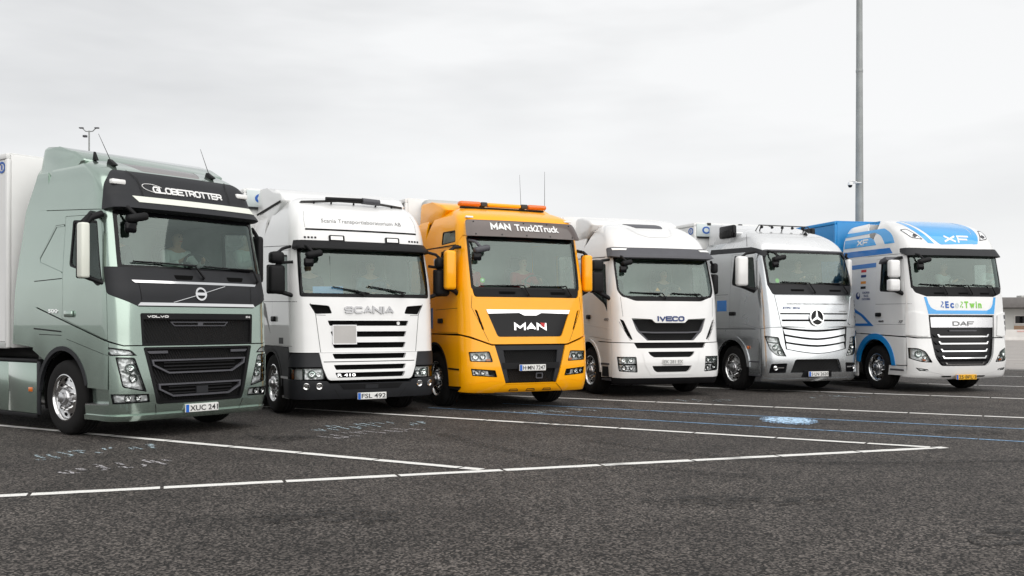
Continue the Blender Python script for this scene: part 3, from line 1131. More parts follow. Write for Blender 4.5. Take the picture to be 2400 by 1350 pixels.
def chassis(c, axle_t, wb=3.7, skirt=None, zb=0.25, steer=0.0):
    """frame, axles, wheels, light-blocking box for the engine, fifth wheel and side skirts"""
    r = c.root
    for s in (-1, 1):
        box('frame_rail', (s * 0.38 - 0.04, 0.4, 0.78), (s * 0.38 + 0.04, axle_t + wb + 1.0, 1.04), 'steel_dark', r, bev=0.01)
    box('engine_light_blocker', (-0.62, 0.45, 0.42), (0.62, 2.1, 1.24), 'void_black', r, bev=0.05)  # black box in the engine's place, added to block light under the cab
    tube('front_axle', [(-1.0, axle_t, 0.48), (-0.6, axle_t, 0.40), (0.6, axle_t, 0.40), (1.0, axle_t, 0.48)], 0.06, 'steel_dark', r)
    tube('rear_axle', [(-1.0, axle_t + wb, 0.51), (1.0, axle_t + wb, 0.51)], 0.09, 'steel_dark', r)
    wheel(r, (-1.225, axle_t, 0.508), steer=steer)
    wheel(r, (1.225, axle_t, 0.508), flip=True, steer=steer)
    for s in (-1, 1):
        for u in (1.225, 0.88):
            wheel(r, (s * u, axle_t + wb, 0.508), flip=(s > 0))
    for s in (-1, 1):
        # inner wing: dark liner arch over the front wheel
        V, F = [], []
        for k in range(15):
            a = R(-20 + 220 * k / 14)
            y, z = axle_t + 0.60 * math.cos(a), 0.53 + 0.60 * math.sin(a)
            V += [(s * 1.20, y, z), (s * 0.72, y, z)]
        for k in range(14):
            F.append((2 * k, 2 * k + 1, 2 * k + 3, 2 * k + 2))
        mesh('wheel_liner', V, F, 'void_black', r, smooth=60)
        # mudguards over the drive wheels
        V, F = [], []
        for k in range(13):
            a = R(10 + 160 * k / 12)
            y, z = axle_t + wb + 0.62 * math.cos(a), 0.53 + 0.60 * math.sin(a)
            V += [(s * 1.25, y, z), (s * 0.62, y, z)]
        for k in range(12):
            F.append((2 * k, 2 * k + 1, 2 * k + 3, 2 * k + 2))
        mesh('mudguard', V, F, 'black_plastic', r, smooth=60)
        lathe('fuel_tank', [(0.0, axle_t + 0.75), (0.27, axle_t + 0.75), (0.30, axle_t + 0.80), (0.30, axle_t + 2.2), (0.27, axle_t + 2.25), (0.0, axle_t + 2.25)], 'brushed_metal', r, n=20, axis='y', loc=(s * 0.85, 0, 0.62))
    box('fifth_wheel', (-0.45, axle_t + wb - 0.7, 1.06), (0.45, axle_t + wb + 0.35, 1.16), 'steel_dark', r, bev=0.04)
    if skirt:
        mat, t0, t1, z0, z1 = skirt
        for s in (-1, 1):
            n = max(1, int(round((t1 - t0) / 0.9)))
            for k in range(n):
                a, b = t0 + (t1 - t0) * k / n + 0.004, t0 + (t1 - t0) * (k + 1) / n - 0.004
                prism('side_skirt', [(a, z0), (b, z0), (b, z1), (a, z1)], *(sorted((s * 1.21, s * 1.25))), mat, r, bev=0.012)
            prism('skirt_step', [(t0, z1 + 0.003), (t1, z1 + 0.003), (t1, z1 + 0.05), (t0 + 0.03, z1 + 0.05)], *(sorted((s * 0.8, s * 1.235))), 'black_plastic', r, bev=0.01)
            box('skirt_lip', (s * 1.23 - 0.02, t0, z0 - 0.06), (s * 1.23 + 0.02, t1, z0 - 0.003), 'black_plastic', r, bev=0.008)


def arch_poly(c, tc, zc, R0, n=26, a0=-60, a1=240):
    return [c.d(tc + R0 * math.cos(R(a0 + (a1 - a0) * k / n)), zc + R0 * math.sin(R(a0 + (a1 - a0) * k / n))) for k in range(n + 1)]


def arch_trim(c, tc, zc, r0, r1, mat, a0=-8, a1=190, off=0.012, th=0.05, n=26):
    A = [(tc + r1 * math.cos(R(a0 + (a1 - a0) * k / n)), zc + r1 * math.sin(R(a0 + (a1 - a0) * k / n))) for k in range(n + 1)]
    B = [(tc + r0 * math.cos(R(a0 + (a1 - a0) * k / n)), zc + r0 * math.sin(R(a0 + (a1 - a0) * k / n))) for k in range(n + 1)]
    c.both('wheel_arch_trim', [c.d(*q) for q in A] + [c.d(*q) for q in B[::-1]], mat, off=off, th=th, g=0.06)


def antenna(c, p, h, lean=(0, 0), base=True, rad=0.006):
    p = Vector(p)
    a = tube('antenna', [p, p + Vector((lean[0] * 0.5, lean[1] * 0.5, h * 0.5)), p + Vector((lean[0], lean[1], h))], [rad, rad * 0.8, rad * 0.5], 'black_plastic', c.root, n=6)
    if base:
        prism('antenna_foot', [(p.y - 0.12, p.z - 0.03), (p.y + 0.05, p.z + 0.07), (p.y + 0.09, p.z - 0.01), (p.y + 0.05, p.z - 0.06)], p.x - 0.035, p.x + 0.035, 'black_plastic', a, bev=0.012)
    return a


def new_truck(label, pose):
    x, y, a = pose
    o = empty('tractor_truck', (x, y, 0), a)
    return tag(o, label, 'truck', 'tractor trucks parked in a row')


# ------------------------------------------------------------------ pale green truck
def truck_green():
    root = new_truck('pale metallic green truck with black visor, leftmost and nearest of the row', (-4.23, 13.42, R(52.2)))
    c = Cab(root, 1.25, 2.8,
            [(0.22, .16), (.3, .07), (.4, .03), (.6, .0), (1.2, .02), (1.9, .05), (2.05, .09), (3.0, .30), (3.25, .37), (3.45, .50), (3.6, .72), (3.75, 1.1), (3.87, 1.7)],
            [(0.22, .03), (.6, .0), (2.0, .0), (2.9, .05), (3.3, .07), (3.6, .11), (3.73, .19), (3.82, .34), (3.87, .6)], 3.87)
    f, d, e, q_, qr = c.f, c.d, c.e, c.q, c.qr
    P = 'paint_green'
    wind = [f(-1.07, 2.97, .05), f(1.07, 2.97, .05), f(1.09, 2.25, .04), f(-1.09, 2.25, .04)]
    grU = [f(-.88, 1.64, .03), f(.88, 1.64, .03), f(.86, 1.225, .02), f(-.86, 1.225, .02)]
    cowl = [q_(.24, 2.24), q_(.24, 1.90, .04), f(-1.02, 1.79, .10), f(-.90, 1.735), f(.90, 1.735), f(1.02, 1.79, .10), qr(.24, 1.90, .04), qr(.24, 2.24)]
    door = [q_(.25, 1.30), d(1.385, 1.585), d(1.385, 2.96, .03), q_(.25, 2.93, .04)]
    win = [q_(.34, 2.86, .04), d(1.19, 2.90, .05), d(1.21, 2.28, .05), d(.85, 2.20, .08), d(.48, 1.99, .05), q_(.29, 2.03, .04)]
    dh = doors(c, door, win, c.d(1.18, 1.64), P, hm=P)
    body = [d(2.19, 1.77), d(.245, 1.285), f(-1.1, 1.23), f(1.1, 1.23), e(.245, 1.285), e(2.19, 1.77), e(2.19, 3.09), f(1.0, 2.985), f(-1.0, 2.985), d(2.19, 3.09)]
    c.patch('cab_body', body, P, holes=[grow(wind, .03), grow(cowl, .006), grow(grU, .006)] + dh, th=.03)
    c.patch('cowl_panel', cowl, 'grey_plastic', holes=[grow(wind, .006)], off=.006, th=.03)
    c.patch('windshield_surround', grow(wind, .028), 'gloss_black', holes=[shrink(wind, .025)], off=-.004, th=.03)
    c.patch('windshield', wind, 'glass', off=-.012, th=0, wall=False)
    # roof
    roof = [d(2.19, 3.10), f(-1.0, 2.995), f(1.0, 2.995), e(2.19, 3.10), e(2.19, 3.869), d(2.19, 3.869)]
    sky = [f(-.45, 3.60, .03), f(.45, 3.60, .03), f(.58, 3.835, .03), f(-.58, 3.835, .03)]
    c.patch('roof', roof, P, holes=[sky], th=.02, g=.08, gz=.025)
    c.patch('roof_hatch_glass', sky, 'visor_brown', off=-.004, th=.01, gz=.025)
    c.both('side_fairing', [d(2.2, 1.18), d(2.79, 1.22), d(2.73, 1.9), d(2.52, 3.1), d(2.32, 3.76, .05), d(2.2, 3.80)], P, th=.03, off=-.004)
    prism('roof_deflector', [(1.05, 3.72), (1.35, 3.87), (1.7, 3.96), (2.04, 4.0), (2.14, 3.985), (2.34, 3.45), (1.4, 3.45)], -1.12, 1.12, P, root, bev=.05, seg=3)
    # visor
    def vfn(s, z):
        k = max(0.0, min(1.0, (1.32 - abs(s)) / .2))
        return k * (.03 + .13 * max(0, min(1, (3.22 - z) / .24)))
    vis = [f(-1.17, 2.99, .03), f(-1.13, 3.32, .08), f(-.97, 3.54, .08), f(.97, 3.54, .08), f(1.13, 3.32, .08), f(1.17, 2.99, .03)]
    v = c.patch('sun_visor', vis, 'grey_plastic', off=0, th=.13, fn=vfn, g=.06, gz=.04)
    c.patch('visor_stripe', [f(-.84, 3.185), f(1.04, 3.185), f(1.04, 3.09), f(-.78, 3.09)], 'cream_panel', off=.006, th=.01, fn=vfn, g=.06, gz=.03, par=v)
    def vtext(nm, s, cc, w, h, mat, **k):
        vv, ff = text_geo(s, w, h, .02, 0, .01)
        o_ = np.array([vfn(cc[0] + a, cc[1] + b) for a, b in vv[:, :2]])
        P3, _ = c.P(cc[0] + vv[:, 0], cc[1] + vv[:, 1], o_ + .006 + vv[:, 2])
        return mesh(nm, P3, ff, mat, v)
    c.letters('visor_lettering', 'GLOBETROTTER', f(.03, 3.30), 1.16, .088, 'white_decal', .018, depth=.008, par=v, fn=vfn, gap=.22)
    el = [(f(-.50, 3.30)[0] + .17 * math.cos(a), 3.315 + .052 * math.sin(a) - .02 * math.cos(a)) for a in [R(40 + 250 * k / 16) for k in range(17)]]
    tube('visor_emblem', [c.pt(q, vfn(*q) + .008)[0] for q in el], .005, 'white_decal', v, n=5)
    for s in (-1, 1):
        p = c.pt(f(s * .97, 3.36), .035)[0]
        box('marker_lamp', (p.x - .10, p.y - .03, p.z - .035), (p.x + .10, p.y + .06, p.z + .035), 'lamp_bulb', v, bev=.02)
        c.line('visor_seam', [f(s * .78, 3.53), f(s * .70, 3.42), f(s * .68, 3.2)], .012, off=.05, par=v)
    # bonnet trim
    c.patch('chrome_strip', [f(-.97, 2.075), f(1.0, 2.075), f(.97, 2.042), f(-.93, 2.042)], 'chrome', off=.012, th=.01, g=.05)
    c.patch('chrome_strip', [f(-.88, 1.785), f(.90, 1.785), f(.93, 1.745), f(-.92, 1.745)], 'chrome', off=.014, th=.012, g=.05)
    emb = c.patch('front_emblem', circle((0, 1.91), .088, 24, 1, 1.0), 'chrome', holes=[circle((0, 1.91), .064, 24)], off=.024, th=.02, g=.03)
    c.patch('emblem_bar', [f(-.425, 1.795), f(-.415, 1.79), f(.425, 2.023), f(.415, 2.028)], 'chrome', off=.018, th=.01, g=.05, par=emb)
    c.patch('emblem_band', [f(-.085, 1.928), f(.085, 1.928), f(.085, 1.892), f(-.085, 1.892)], 'chrome', off=.026, th=.01, g=.05, par=emb)
    for s in (-1, 1):
        c.lines('panel_seam', [f(-.88, 2.03), f(-.86, 1.80)], .008, off=.008)
    # wipers and grab steps
    wiper(c, (.06, 2.12), (-.06, 2.28), (-.93, 2.315), (-.02, 2.295))
    wiper(c, (1.0, 2.10), (.93, 2.27), (.10, 2.29), (.96, 2.265))
    for u in (-.22, .62):
        c.patch('cleaning_step', [f(u - .15, 2.16, .02), f(u + .15, 2.16, .02), f(u + .12, 2.10, .02), f(u - .12, 2.10, .02)], 'void_black', off=.009, th=.004, g=.05)
    # upper grille
    g1 = c.patch('upper_grille', grU, 'grille_mesh', off=-.03, th=.02)
    c.patch('grille_frame', grU, 'black_plastic', holes=[[f(-.85, 1.565), f(.85, 1.565), f(.83, 1.25), f(-.83, 1.25)]], off=.002, th=.04, par=g1)
    c.letters('maker_lettering', 'VOLVO', f(-.645, 1.602), .30, .03, 'white_decal', .009, depth=.004, par=g1)
    c.text('model_badge', 'FH', f(.80, 1.602), .07, .028, 'white_decal', bold=.02, par=g1)
    ring(c, 'grille_slot', [f(-.46, 1.535), f(.46, 1.535), f(.40, 1.475), f(-.40, 1.475)], .012, 'slate_plastic', off=-.018, th=.02, par=g1)
    c.patch('grille_slot_bar', [f(-.04, 1.53), f(.04, 1.53), f(.04, 1.478), f(-.04, 1.478)], 'slate_plastic', off=-.02, th=.01, par=g1)
    # bumper with lower grille
    grL = [f(-.85, 1.195, .03), f(.85, 1.195, .03), f(.67, .45, .04), f(-.67, .45, .04)]
    hl = [f(-1.18, 1.075, .02), f(-.97, 1.065, .03), f(-.82, .62, .02), f(-1.12, .69, .03)]
    drl = [d(.27, 1.205), f(-1.02, 1.165, .03), f(-.945, 1.095), f(-1.22, 1.095), d(.27, 1.14)]
    fog = [f(-1.22, .60), f(-.79, .59), f(-.77, .485), f(-1.2, .475)]
    bump = [d(.25, .46), d(.25, 1.265), f(-1.1, 1.215), f(1.1, 1.215), e(.25, 1.265), e(.25, .46), e(.8, .44), e(.82, .28), d(.82, .28), d(.8, .44)]
    hs = [grow(grL, .004)]
    for q in (hl, drl, fog):
        hs += [grow(q, .003), grow(mir(q), .003)]
    b = c.patch('bumper', bump, P, holes=hs, off=.004, th=.04)
    lip = [d(.8, .325), f(-.8, .30), f(.8, .30), e(.8, .325), e(.8, .30), f(.8, .27), f(-.8, .27), d(.8, .30)]
    c.patch('bumper_lip', [d(.8, .32), f(-.9, .325), f(.9, .325), e(.8, .32), e(.8, .255), f(.9, .262), f(-.9, .262), d(.8, .255)], P, off=.03, th=.05, par=b, gz=.03)
    c.lines('bumper_seam', [f(-.69, .45), f(-.66, .33)], .010, off=.008, par=b)
    headlight(c, hl, [(f(-1.02, .93)[0], .93, .055), (f(-.98, .80)[0], .80, .05)], bits=[([f(-1.13, .91), f(-1.0, .86), f(-1.0, .84), f(-1.13, .89)], 'gloss_black'), ([f(-.98, .98), f(-.90, .85), f(-.92, .84), f(-1.0, .97)], 'gloss_black')])
    headlight(c, drl, [], name='daytime_lamp', depth=.025)
    headlight(c, fog, [(f(-1.06, .54)[0], .54, .04), (f(-.93, .54)[0], .54, .035)], name='fog_lamp', depth=.03)
    g2 = c.patch('lower_grille', grL, 'grille_mesh', off=-.05, th=.02)
    c.patch('grille_surround', grL, 'black_plastic', holes=[[f(-.80, 1.17), f(.80, 1.17), f(.63, .48), f(-.63, .48)]], off=-.004, th=.05, par=g2)
    for (wa, za, wb, zb, wm, zm) in ((.74, 1.035, .50, .845, .72, .985), (.65, .715, .44, .535, .64, .665)):
        tr = [f(-wa, za), f(wa, za), f(wm, zm - .03), f(wb, zb), f(-wb, zb), f(-wm, zm - .03)]
        rr = ring(c, 'grille_opening', tr, .022, 'slate_plastic', off=.0, th=.05, par=g2)
        c.patch('opening_back', shrink(tr, .02), 'void_black', off=-.045, th=.0, wall=False, par=g2)
        for k in range(3):
            zz = za - .045 - k * .045
            c.patch('grille_slat', [f(-wb - .06, zz + .01), f(wb + .06, zz + .01), f(wb + .06, zz - .008), f(-wb - .06, zz - .008)], 'black_plastic', off=-.02, th=.03, par=g2, g=.1)
    c.patch('radar_cover', [f(-.09, .66), f(.09, .66), f(.09, .56), f(-.09, .56)], 'grey_plastic', off=-.004, th=.03, par=g2)
    for s in (-1, 1):
        c.patch('grille_tab', [f(s * .80, 1.15), f(s * .50, 1.15), f(s * .50, 1.115), f(s * .76, 1.115)], 'slate_plastic', off=-.02, th=.02, par=g2)
    plate(c, .365, .52, .11, 'XUC 241', label='number plate reading XUC 241')
    # wings, arches, steps
    arch = arch_poly(c, 1.37, .53, .665)
    c.both('wing', [d(.255, .66), d(.255, 1.27), d(2.18, 1.75), d(2.18, 1.14), d(1.9, 1.02), d(.9, .5), d(.8, .67)], P, holes=[arch], th=.04, off=.004)
    arch_trim(c, 1.37, .53, .615, .675, 'grey_plastic', a0=5, a1=165)
    c.both('step_recess', [d(.255, .46), d(.255, .65), d(.80, .66), d(.80, .45)], P, off=-.10, th=.0, wall=False)
    c.both('entry_step', [d(.255, .44), d(.255, .47), d(.80, .455), d(.80, .43)], 'brushed_metal', off=.0, th=.12)
    for s in (-1, 1):
        box('skirt_edge', (s * 1.235 - .02, 2.0, .24), (s * 1.235 + .02, 2.075, .98), 'grey_plastic', root, bev=.015)
        box('side_marker', (s * 1.255 - .012, 2.2, .555), (s * 1.255 + .012, 2.29, .615), 'amber', root, bev=.006)
    # side details
    c.lines('panel_seam', [d(1.39, 2.12), d(2.15, 2.10)], .012)
    c.lines('panel_seam', [d(1.39, 1.40), d(2.15, 1.44)], .02, off=.006)
    c.lines('panel_seam', [d(1.39, 1.35), d(2.0, 1.36)], .010, off=.006)
    c.lines('panel_seam', [d(1.25, 1.30), d(.26, 1.10)], .006, off=.006)
    c.lines('pressed_window_edge', [d(1.4, 2.84), d(1.62, 2.84), d(2.02, 2.42), d(2.02, 2.36), d(1.4, 2.20)], .018, mat='paint_green', off=.008)
    c.lines('pressed_window_edge', [d(1.4, 2.85), d(1.63, 2.85), d(2.035, 2.42)], .014, off=.003)
    for sg in (1, -1):
        c.text('power_badge', '500', (sg * d(1.62, 1.68)[0], 1.68), .26, .055, 'chrome', bold=.02)
    # mirrors
    mirror_unit(c, -1, 1.41, 1.53, .36, 2.09, 2.80, 'cream_panel', arms=[(2.76, 2.94, .45, .045), (2.80, 2.96, .72, .04), (2.12, 2.02, .36, .03)], depth=.16, bev=.03)
    mirror_unit(c, 1, 1.27, 1.37, .42, 2.12, 2.82, 'black_plastic', arms=[(2.80, 2.92, .5, .03), (2.14, 2.04, .46, .03)], depth=.2)
    front_mirror(c, -.88, 2.93)
    for (u, lean) in ((-.82, (-.07, .22)), (.72, (-.05, .16))):
        p = c.pt(f(u, 3.66), .02)[0]
        antenna(c, p, .42, lean)
    p = c.pt(f(-.95, 3.72), .02)[0]
    prism('roof_aerial', [(p.y - .06, p.z - .02), (p.y + .02, p.z + .11), (p.y + .05, p.z - .02)], p.x - .02, p.x + .02, 'black_plastic', root, bev=.008)
    cab_shell(c, [shrink(wind, -.01), win, mir(win)], paint_m=P, zback=(1.2, 3.72), z1=3.0)
    sz = interior(c, 2.25)
    chassis(c, 1.37, skirt=(P, 2.08, 4.6, .25, .96))
    return c, sz


# ------------------------------------------------------------------ white truck with dark bumper
def truck_white_bumper():
    root = new_truck('white truck with dark grey bumper and a blank grey card on its grille', (-2.30, 16.05, R(30)))
    c = Cab(root, 1.25, 2.8,
            [(.22, .18), (.3, .08), (.45, .02), (.6, .0), (1.05, .04), (1.95, .10), (2.72, .27), (3.0, .33), (3.2, .40), (3.4, .58), (3.55, .85), (3.68, 1.25), (3.76, 1.8)],
            [(.22, .03), (.6, .0), (2.0, .0), (2.75, .04), (3.1, .07), (3.35, .12), (3.55, .22), (3.68, .40), (3.76, .65)], 3.76, bulge=.11, r=.28)
    f, d, e, q_, qr = c.f, c.d, c.e, c.q, c.qr
    P = 'paint_white'
    wind = [f(-1.10, 2.74, .05), f(1.10, 2.74, .05), f(1.11, 1.97, .05), f(-1.11, 1.97, .05)]
    vent = [f(-1.0, 1.825, .02), f(-.68, 1.80, .03), f(-.63, 1.675, .03), f(-.90, 1.665, .03)]
    door = [q_(.27, 1.15), d(1.36, 1.15), d(1.36, 2.73, .04), q_(.27, 2.70, .04)]
    win = [q_(.38, 2.63, .05), d(1.24, 2.67, .05), d(1.26, 2.06, .05), q_(.38, 1.98, .05)]
    dh = doors(c, door, win, c.d(1.22, 1.59), P)
    upper = [(.71, 1.56, 1.475), (.665, 1.385, 1.295), (.645, 1.205, 1.115)]
    lower = [(.645, 1.025, .94), (.63, .845, .765), (.61, .72, .64)]
    slot = lambda w, a, b: [f(-w, a, .02), f(w, a, .02), f(w - .035, b, .02), f(-w + .035, b, .02)]
    body = [d(2.19, 1.145), d(.43, 1.135), d(.40, 1.05), f(-.86, 1.045), f(.86, 1.045), e(.40, 1.05), e(.43, 1.135), e(2.19, 1.145), e(2.19, 2.86), f(1.0, 2.755), f(-1.0, 2.755), d(2.19, 2.86)]
    hs = [grow(wind, .03), vent, mir(vent)] + [slot(*q) for q in upper] + dh
    c.patch('cab_body', body, P, holes=hs, th=.04)
    c.patch('windshield_surround', grow(wind, .028), 'gloss_black', holes=[shrink(wind, .03)], off=-.004, th=.03)
    c.patch('windshield', wind, 'glass', off=-.012, th=0, wall=False)
    c.patch('cowl_strip', [f(-1.1, 2.0), f(1.1, 2.0), f(1.1, 1.945), f(-1.1, 1.945)], 'black_plastic', off=.006, th=.02)
    c.both('air_inlet', vent, 'void_black', off=-.04, th=0, wall=False)
    for q in upper:
        c.patch('grille_recess', slot(*q), 'void_black', off=-.05, th=0, wall=False)
    c.lines('panel_seam', [f(-.985, 1.84), f(-.90, 1.66), f(-.83, 1.05)], .008)
    c.lines('panel_seam', [f(-.90, 1.65), f(-.74, 1.645)], .006)
    c.letters('maker_lettering', 'SCANIA', f(0, 1.735), .86, .115, 'letter_silver', .027, depth=.02)
    cd = c.patch('blank_card', [f(-.63, 1.485), f(-.24, 1.485), f(-.24, 1.18), f(-.63, 1.18)], 'card_grey', off=.02, th=.02)
    ring(c, 'card_frame', [f(-.635, 1.49), f(-.235, 1.49), f(-.235, 1.175), f(-.635, 1.175)], .012, 'brushed_metal', off=.022, th=.02, par=cd)
    c.patch('grille_badge', circle(f(.53, 1.52)[:2], .03, 12), 'white_decal', off=-.03, th=.01, g=.03)
    # lower centre panel
    low = [f(-.855, 1.04), f(.855, 1.04), f(.80, .79), f(.725, .60, .06), f(-.725, .60, .06), f(-.80, .79)]
    lp = c.patch('lower_grille_panel', low, P, holes=[slot(*q) for q in lower], off=.012, th=.06)
    c.line('panel_seam', [f(-.79, .895), f(.79, .895)], .012, off=.015)
    for q in lower:
        c.patch('grille_recess', slot(*q), 'void_black', off=-.05, th=0, wall=False, par=lp)
    c.text('model_lettering', 'R 410', f(-.42, .68), .30, .05, 'chrome', bold=.02, depth=.01, off=.004)
    # dark wedges, lamps, bumper
    c.both('lamp_brow', [d(.42, .90), d(.30, 1.035), f(-.865, 1.035), f(-.81, .815), d(.42, .815)], 'grey_plastic', off=.010, th=.06)
    hl = [d(.36, .80), f(-.80, .80, .02), f(-.78, .61, .02), d(.36, .60)]
    headlight(c, hl, [(f(-.98, .70)[0], .70, .06), (f(-.87, .69)[0], .69, .04)], amber=[d(.36, .77), d(.30, .77), d(.30, .62), d(.36, .62)],
              bits=[([f(-1.13, .78), f(-1.09, .78), f(-1.10, .62), f(-1.13, .62)], 'gloss_black'), ([f(-.94, .76), f(-.90, .66), f(-.92, .65), f(-.96, .74)], 'gloss_black')])
    bump = [d(.62, .62), f(-.9, .60), f(-.74, .585), f(-.70, .545), f(.70, .545), f(.74, .585), f(.9, .60), e(.62, .62), e(.64, .31), d(.64, .31)]
    b = c.patch('bumper', bump, 'grey_plastic', off=.03, th=.08)
    c.patch('bumper_inset', [f(-.55, .54), f(.55, .54), f(.48, .455), f(-.48, .455)], 'black_plastic', off=.036, th=.01, par=b)
    c.patch('tow_cover', [f(-.11, .525), f(.11, .525), f(.11, .465), f(-.11, .465)], 'grey_plastic', off=.042, th=.01, par=b)
    c.lines('bumper_crease', [f(-.62, .46), f(-.5, .30)], .008, off=.033, par=b)
    for u in (-1.06, -.87, .87, 1.06):
        p, n = c.pt(f(u, .515), .03)
        q = Vector((0, 0, 1)).rotation_difference(n).to_matrix().to_4x4()
        o = lathe('fog_lamp', [(.056, .0), (.056, .012), (.048, .014), (.03, .004), (0.0, .01)], 'chrome', b, n=18, axis='z')
        o.matrix_local = Matrix.Translation(p) @ q
    plate(c, .335, .50, .11, 'FSL 492', label='number plate reading FSL 492', t=-.005)
    # visor and roof
    def vfn(s, z):
        return max(0, min(1, (1.34 - abs(s)) / .2)) * .12 * max(0, min(1, (2.88 - z) / .14))
    c.patch('sun_visor', [f(-1.15, 2.70), f(-1.15, 2.86), f(1.15, 2.86), f(1.15, 2.70)], 'black_plastic', off=.006, th=.08, fn=vfn, gz=.03)
    roof = [d(2.19, 2.87), f(-1.0, 2.765), f(1.0, 2.765), e(2.19, 2.87), e(2.19, 3.759), d(2.19, 3.759)]
    c.patch('roof', roof, P, th=.02, g=.08, gz=.025)
    c.both('side_fairing', [d(2.2, 1.12), d(2.79, 1.15), d(2.79, 3.3), d(2.72, 3.6, .1), d(2.2, 3.62)], P, th=.03, off=-.003)
    c.patch('roof_gap', [f(-.98, 3.06), f(.98, 3.06), f(.98, 3.033), f(-.98, 3.033)], 'void_black', off=.004, th=.002, g=.05)
    c.lines('panel_seam', [f(-.98, 3.08), f(-.985, 3.2), f(-.95, 3.36)], .004, off=.003)
    for u in (-.48, .50):
        o = c.patch('roof_lamp', [f(u - .13, 2.955, .02), f(u + .13, 2.955, .02), f(u + .13, 2.862), f(u - .13, 2.862)], 'black_plastic', off=.02, th=.02)
        c.patch('lamp_lens', [f(u - .10, 2.935), f(u + .10, 2.935), f(u + .10, 2.875), f(u - .10, 2.875)], 'lamp_bulb', off=.026, th=.01, par=o)
    for s in (-1, 1):
        for k in range(4):
            u = s * (.83 + .055 * k)
            c.patch('vent_slot', [f(u - .016, 2.925), f(u + .016, 2.925), f(u + .016, 2.895), f(u - .016, 2.895)], 'seam', off=.006, th=.004)
    c.text('roof_lettering', 'Scania Transportlaboratorium AB', f(0, 3.19), 1.52, .085, 'ink_grey', bold=.0, depth=.003, off=.004)
    # roof spoiler and bar
    prism('roof_spoiler', [(1.12, 3.60), (1.35, 3.72), (1.7, 3.84), (2.1, 3.90), (2.5, 3.92), (2.70, 3.90), (2.78, 3.25), (1.7, 3.25), (1.3, 3.46)], -1.12, 1.12, P, root, bev=.07, seg=3)
    for s in (-1, 1):
        mesh('spoiler_gap', [(s * 1.136, 1.25, 3.60), (s * 1.136, 2.70, 3.50), (s * 1.136, 2.70, 3.46), (s * 1.136, 1.25, 3.56)], [(0, 1, 2, 3)], 'seam', root)
    zb = 3.54
    bar = tube('roof_bar', [(-.96, 1.0, 3.46), (-.90, .86, zb), (-.3, .76, zb + .04), (.3, .76, zb + .04), (.90, .86, zb), (.96, 1.0, 3.46)], .022, 'steel_dark', root)
    tube('air_horn', [(-.52, .74, zb + .06), (.12, .72, zb + .07)], .035, 'black_plastic', bar, n=10)
    tube('air_horn', [(.12, .72, zb + .06), (.44, .75, zb + .05)], .055, 'slate_plastic', bar, n=10)
    for u in (-.7, -.4, 0, .4, .7):
        tube('bar_foot', [(u, .80, zb + .02), (u, .84, zb - .06)], .016, 'black_plastic', bar)
    # wings
    arch = arch_poly(c, 1.36, .49, .60)
    c.both('wing', [d(.43, .62), d(.42, 1.125), d(2.19, 1.135), d(2.19, .85), d(1.9, .6)], 'grey_plastic', holes=[arch], th=.04, off=.006)
    arch_trim(c, 1.36, .49, .55, .61, 'black_plastic', a0=5, a1=180)
    for k, z in enumerate((.30, .62)):
        c.both('entry_step', [d(.45, z), d(.45, z + .035), d(.80, z + .035), d(.80, z)], 'brushed_metal', off=.015, th=.14)
    c.both('step_back', [d(.43, .28), d(.43, .62), d(.82, .62), d(.82, .28)], 'black_plastic', off=-.08, th=0, wall=False)
    # side marks
    c.lines('panel_seam', [d(.25, 1.86), d(2.1, 1.90)], .008)
    c.both('side_swoosh', [d(1.45, 1.35), d(1.75, 1.85), d(2.1, 1.95), d(2.1, 1.80), d(1.7, 1.6)], 'ink_grey', off=.003, th=.003)
    c.both('door_sign', [d(.95, 1.28), d(.72, 1.28), d(.72, 1.18), d(.95, 1.18)], 'ink', off=.003, th=.003)
    for s in (-1, 1):
        mirror_unit(c, s, 1.33, 1.60, .30, 1.99, 2.45, 'black_plastic', arms=[(2.44, 2.50, .35, .025), (2.02, 1.96, .35, .035), (2.62, 2.76, .5, .025)],
                    second=(1.34, 1.58, 2.47, 2.66, 'black_plastic'), bev=.06, depth=.18)
    front_mirror(c, -.92, 2.66, w=.28)
    wiper(c, (-.10, 1.98), (-.2, 2.03), (-.62, 2.10), (.0, 2.0))
    wiper(c, (.62, 1.98), (.5, 2.03), (-.02, 2.12), (.66, 2.02))
    c.patch('dash_card', [f(-.92, 2.12), f(-.42, 2.13), f(-.42, 1.99), f(-.92, 1.99)], 'paint_blue', off=-.06, th=.004)
    antenna(c, c.pt(f(-.62, 2.2), -.05)[0], .42, (.0, .05), base=False)
    cab_shell(c, [shrink(wind, -.01), win, mir(win)], paint_m=P, zback=(1.1, 3.6), z0=1.75, z1=2.78)
    sz = interior(c, 1.98)
    chassis(c, 1.36, skirt=('grey_plastic', 2.1, 4.6, .28, .95))
    return c, sz


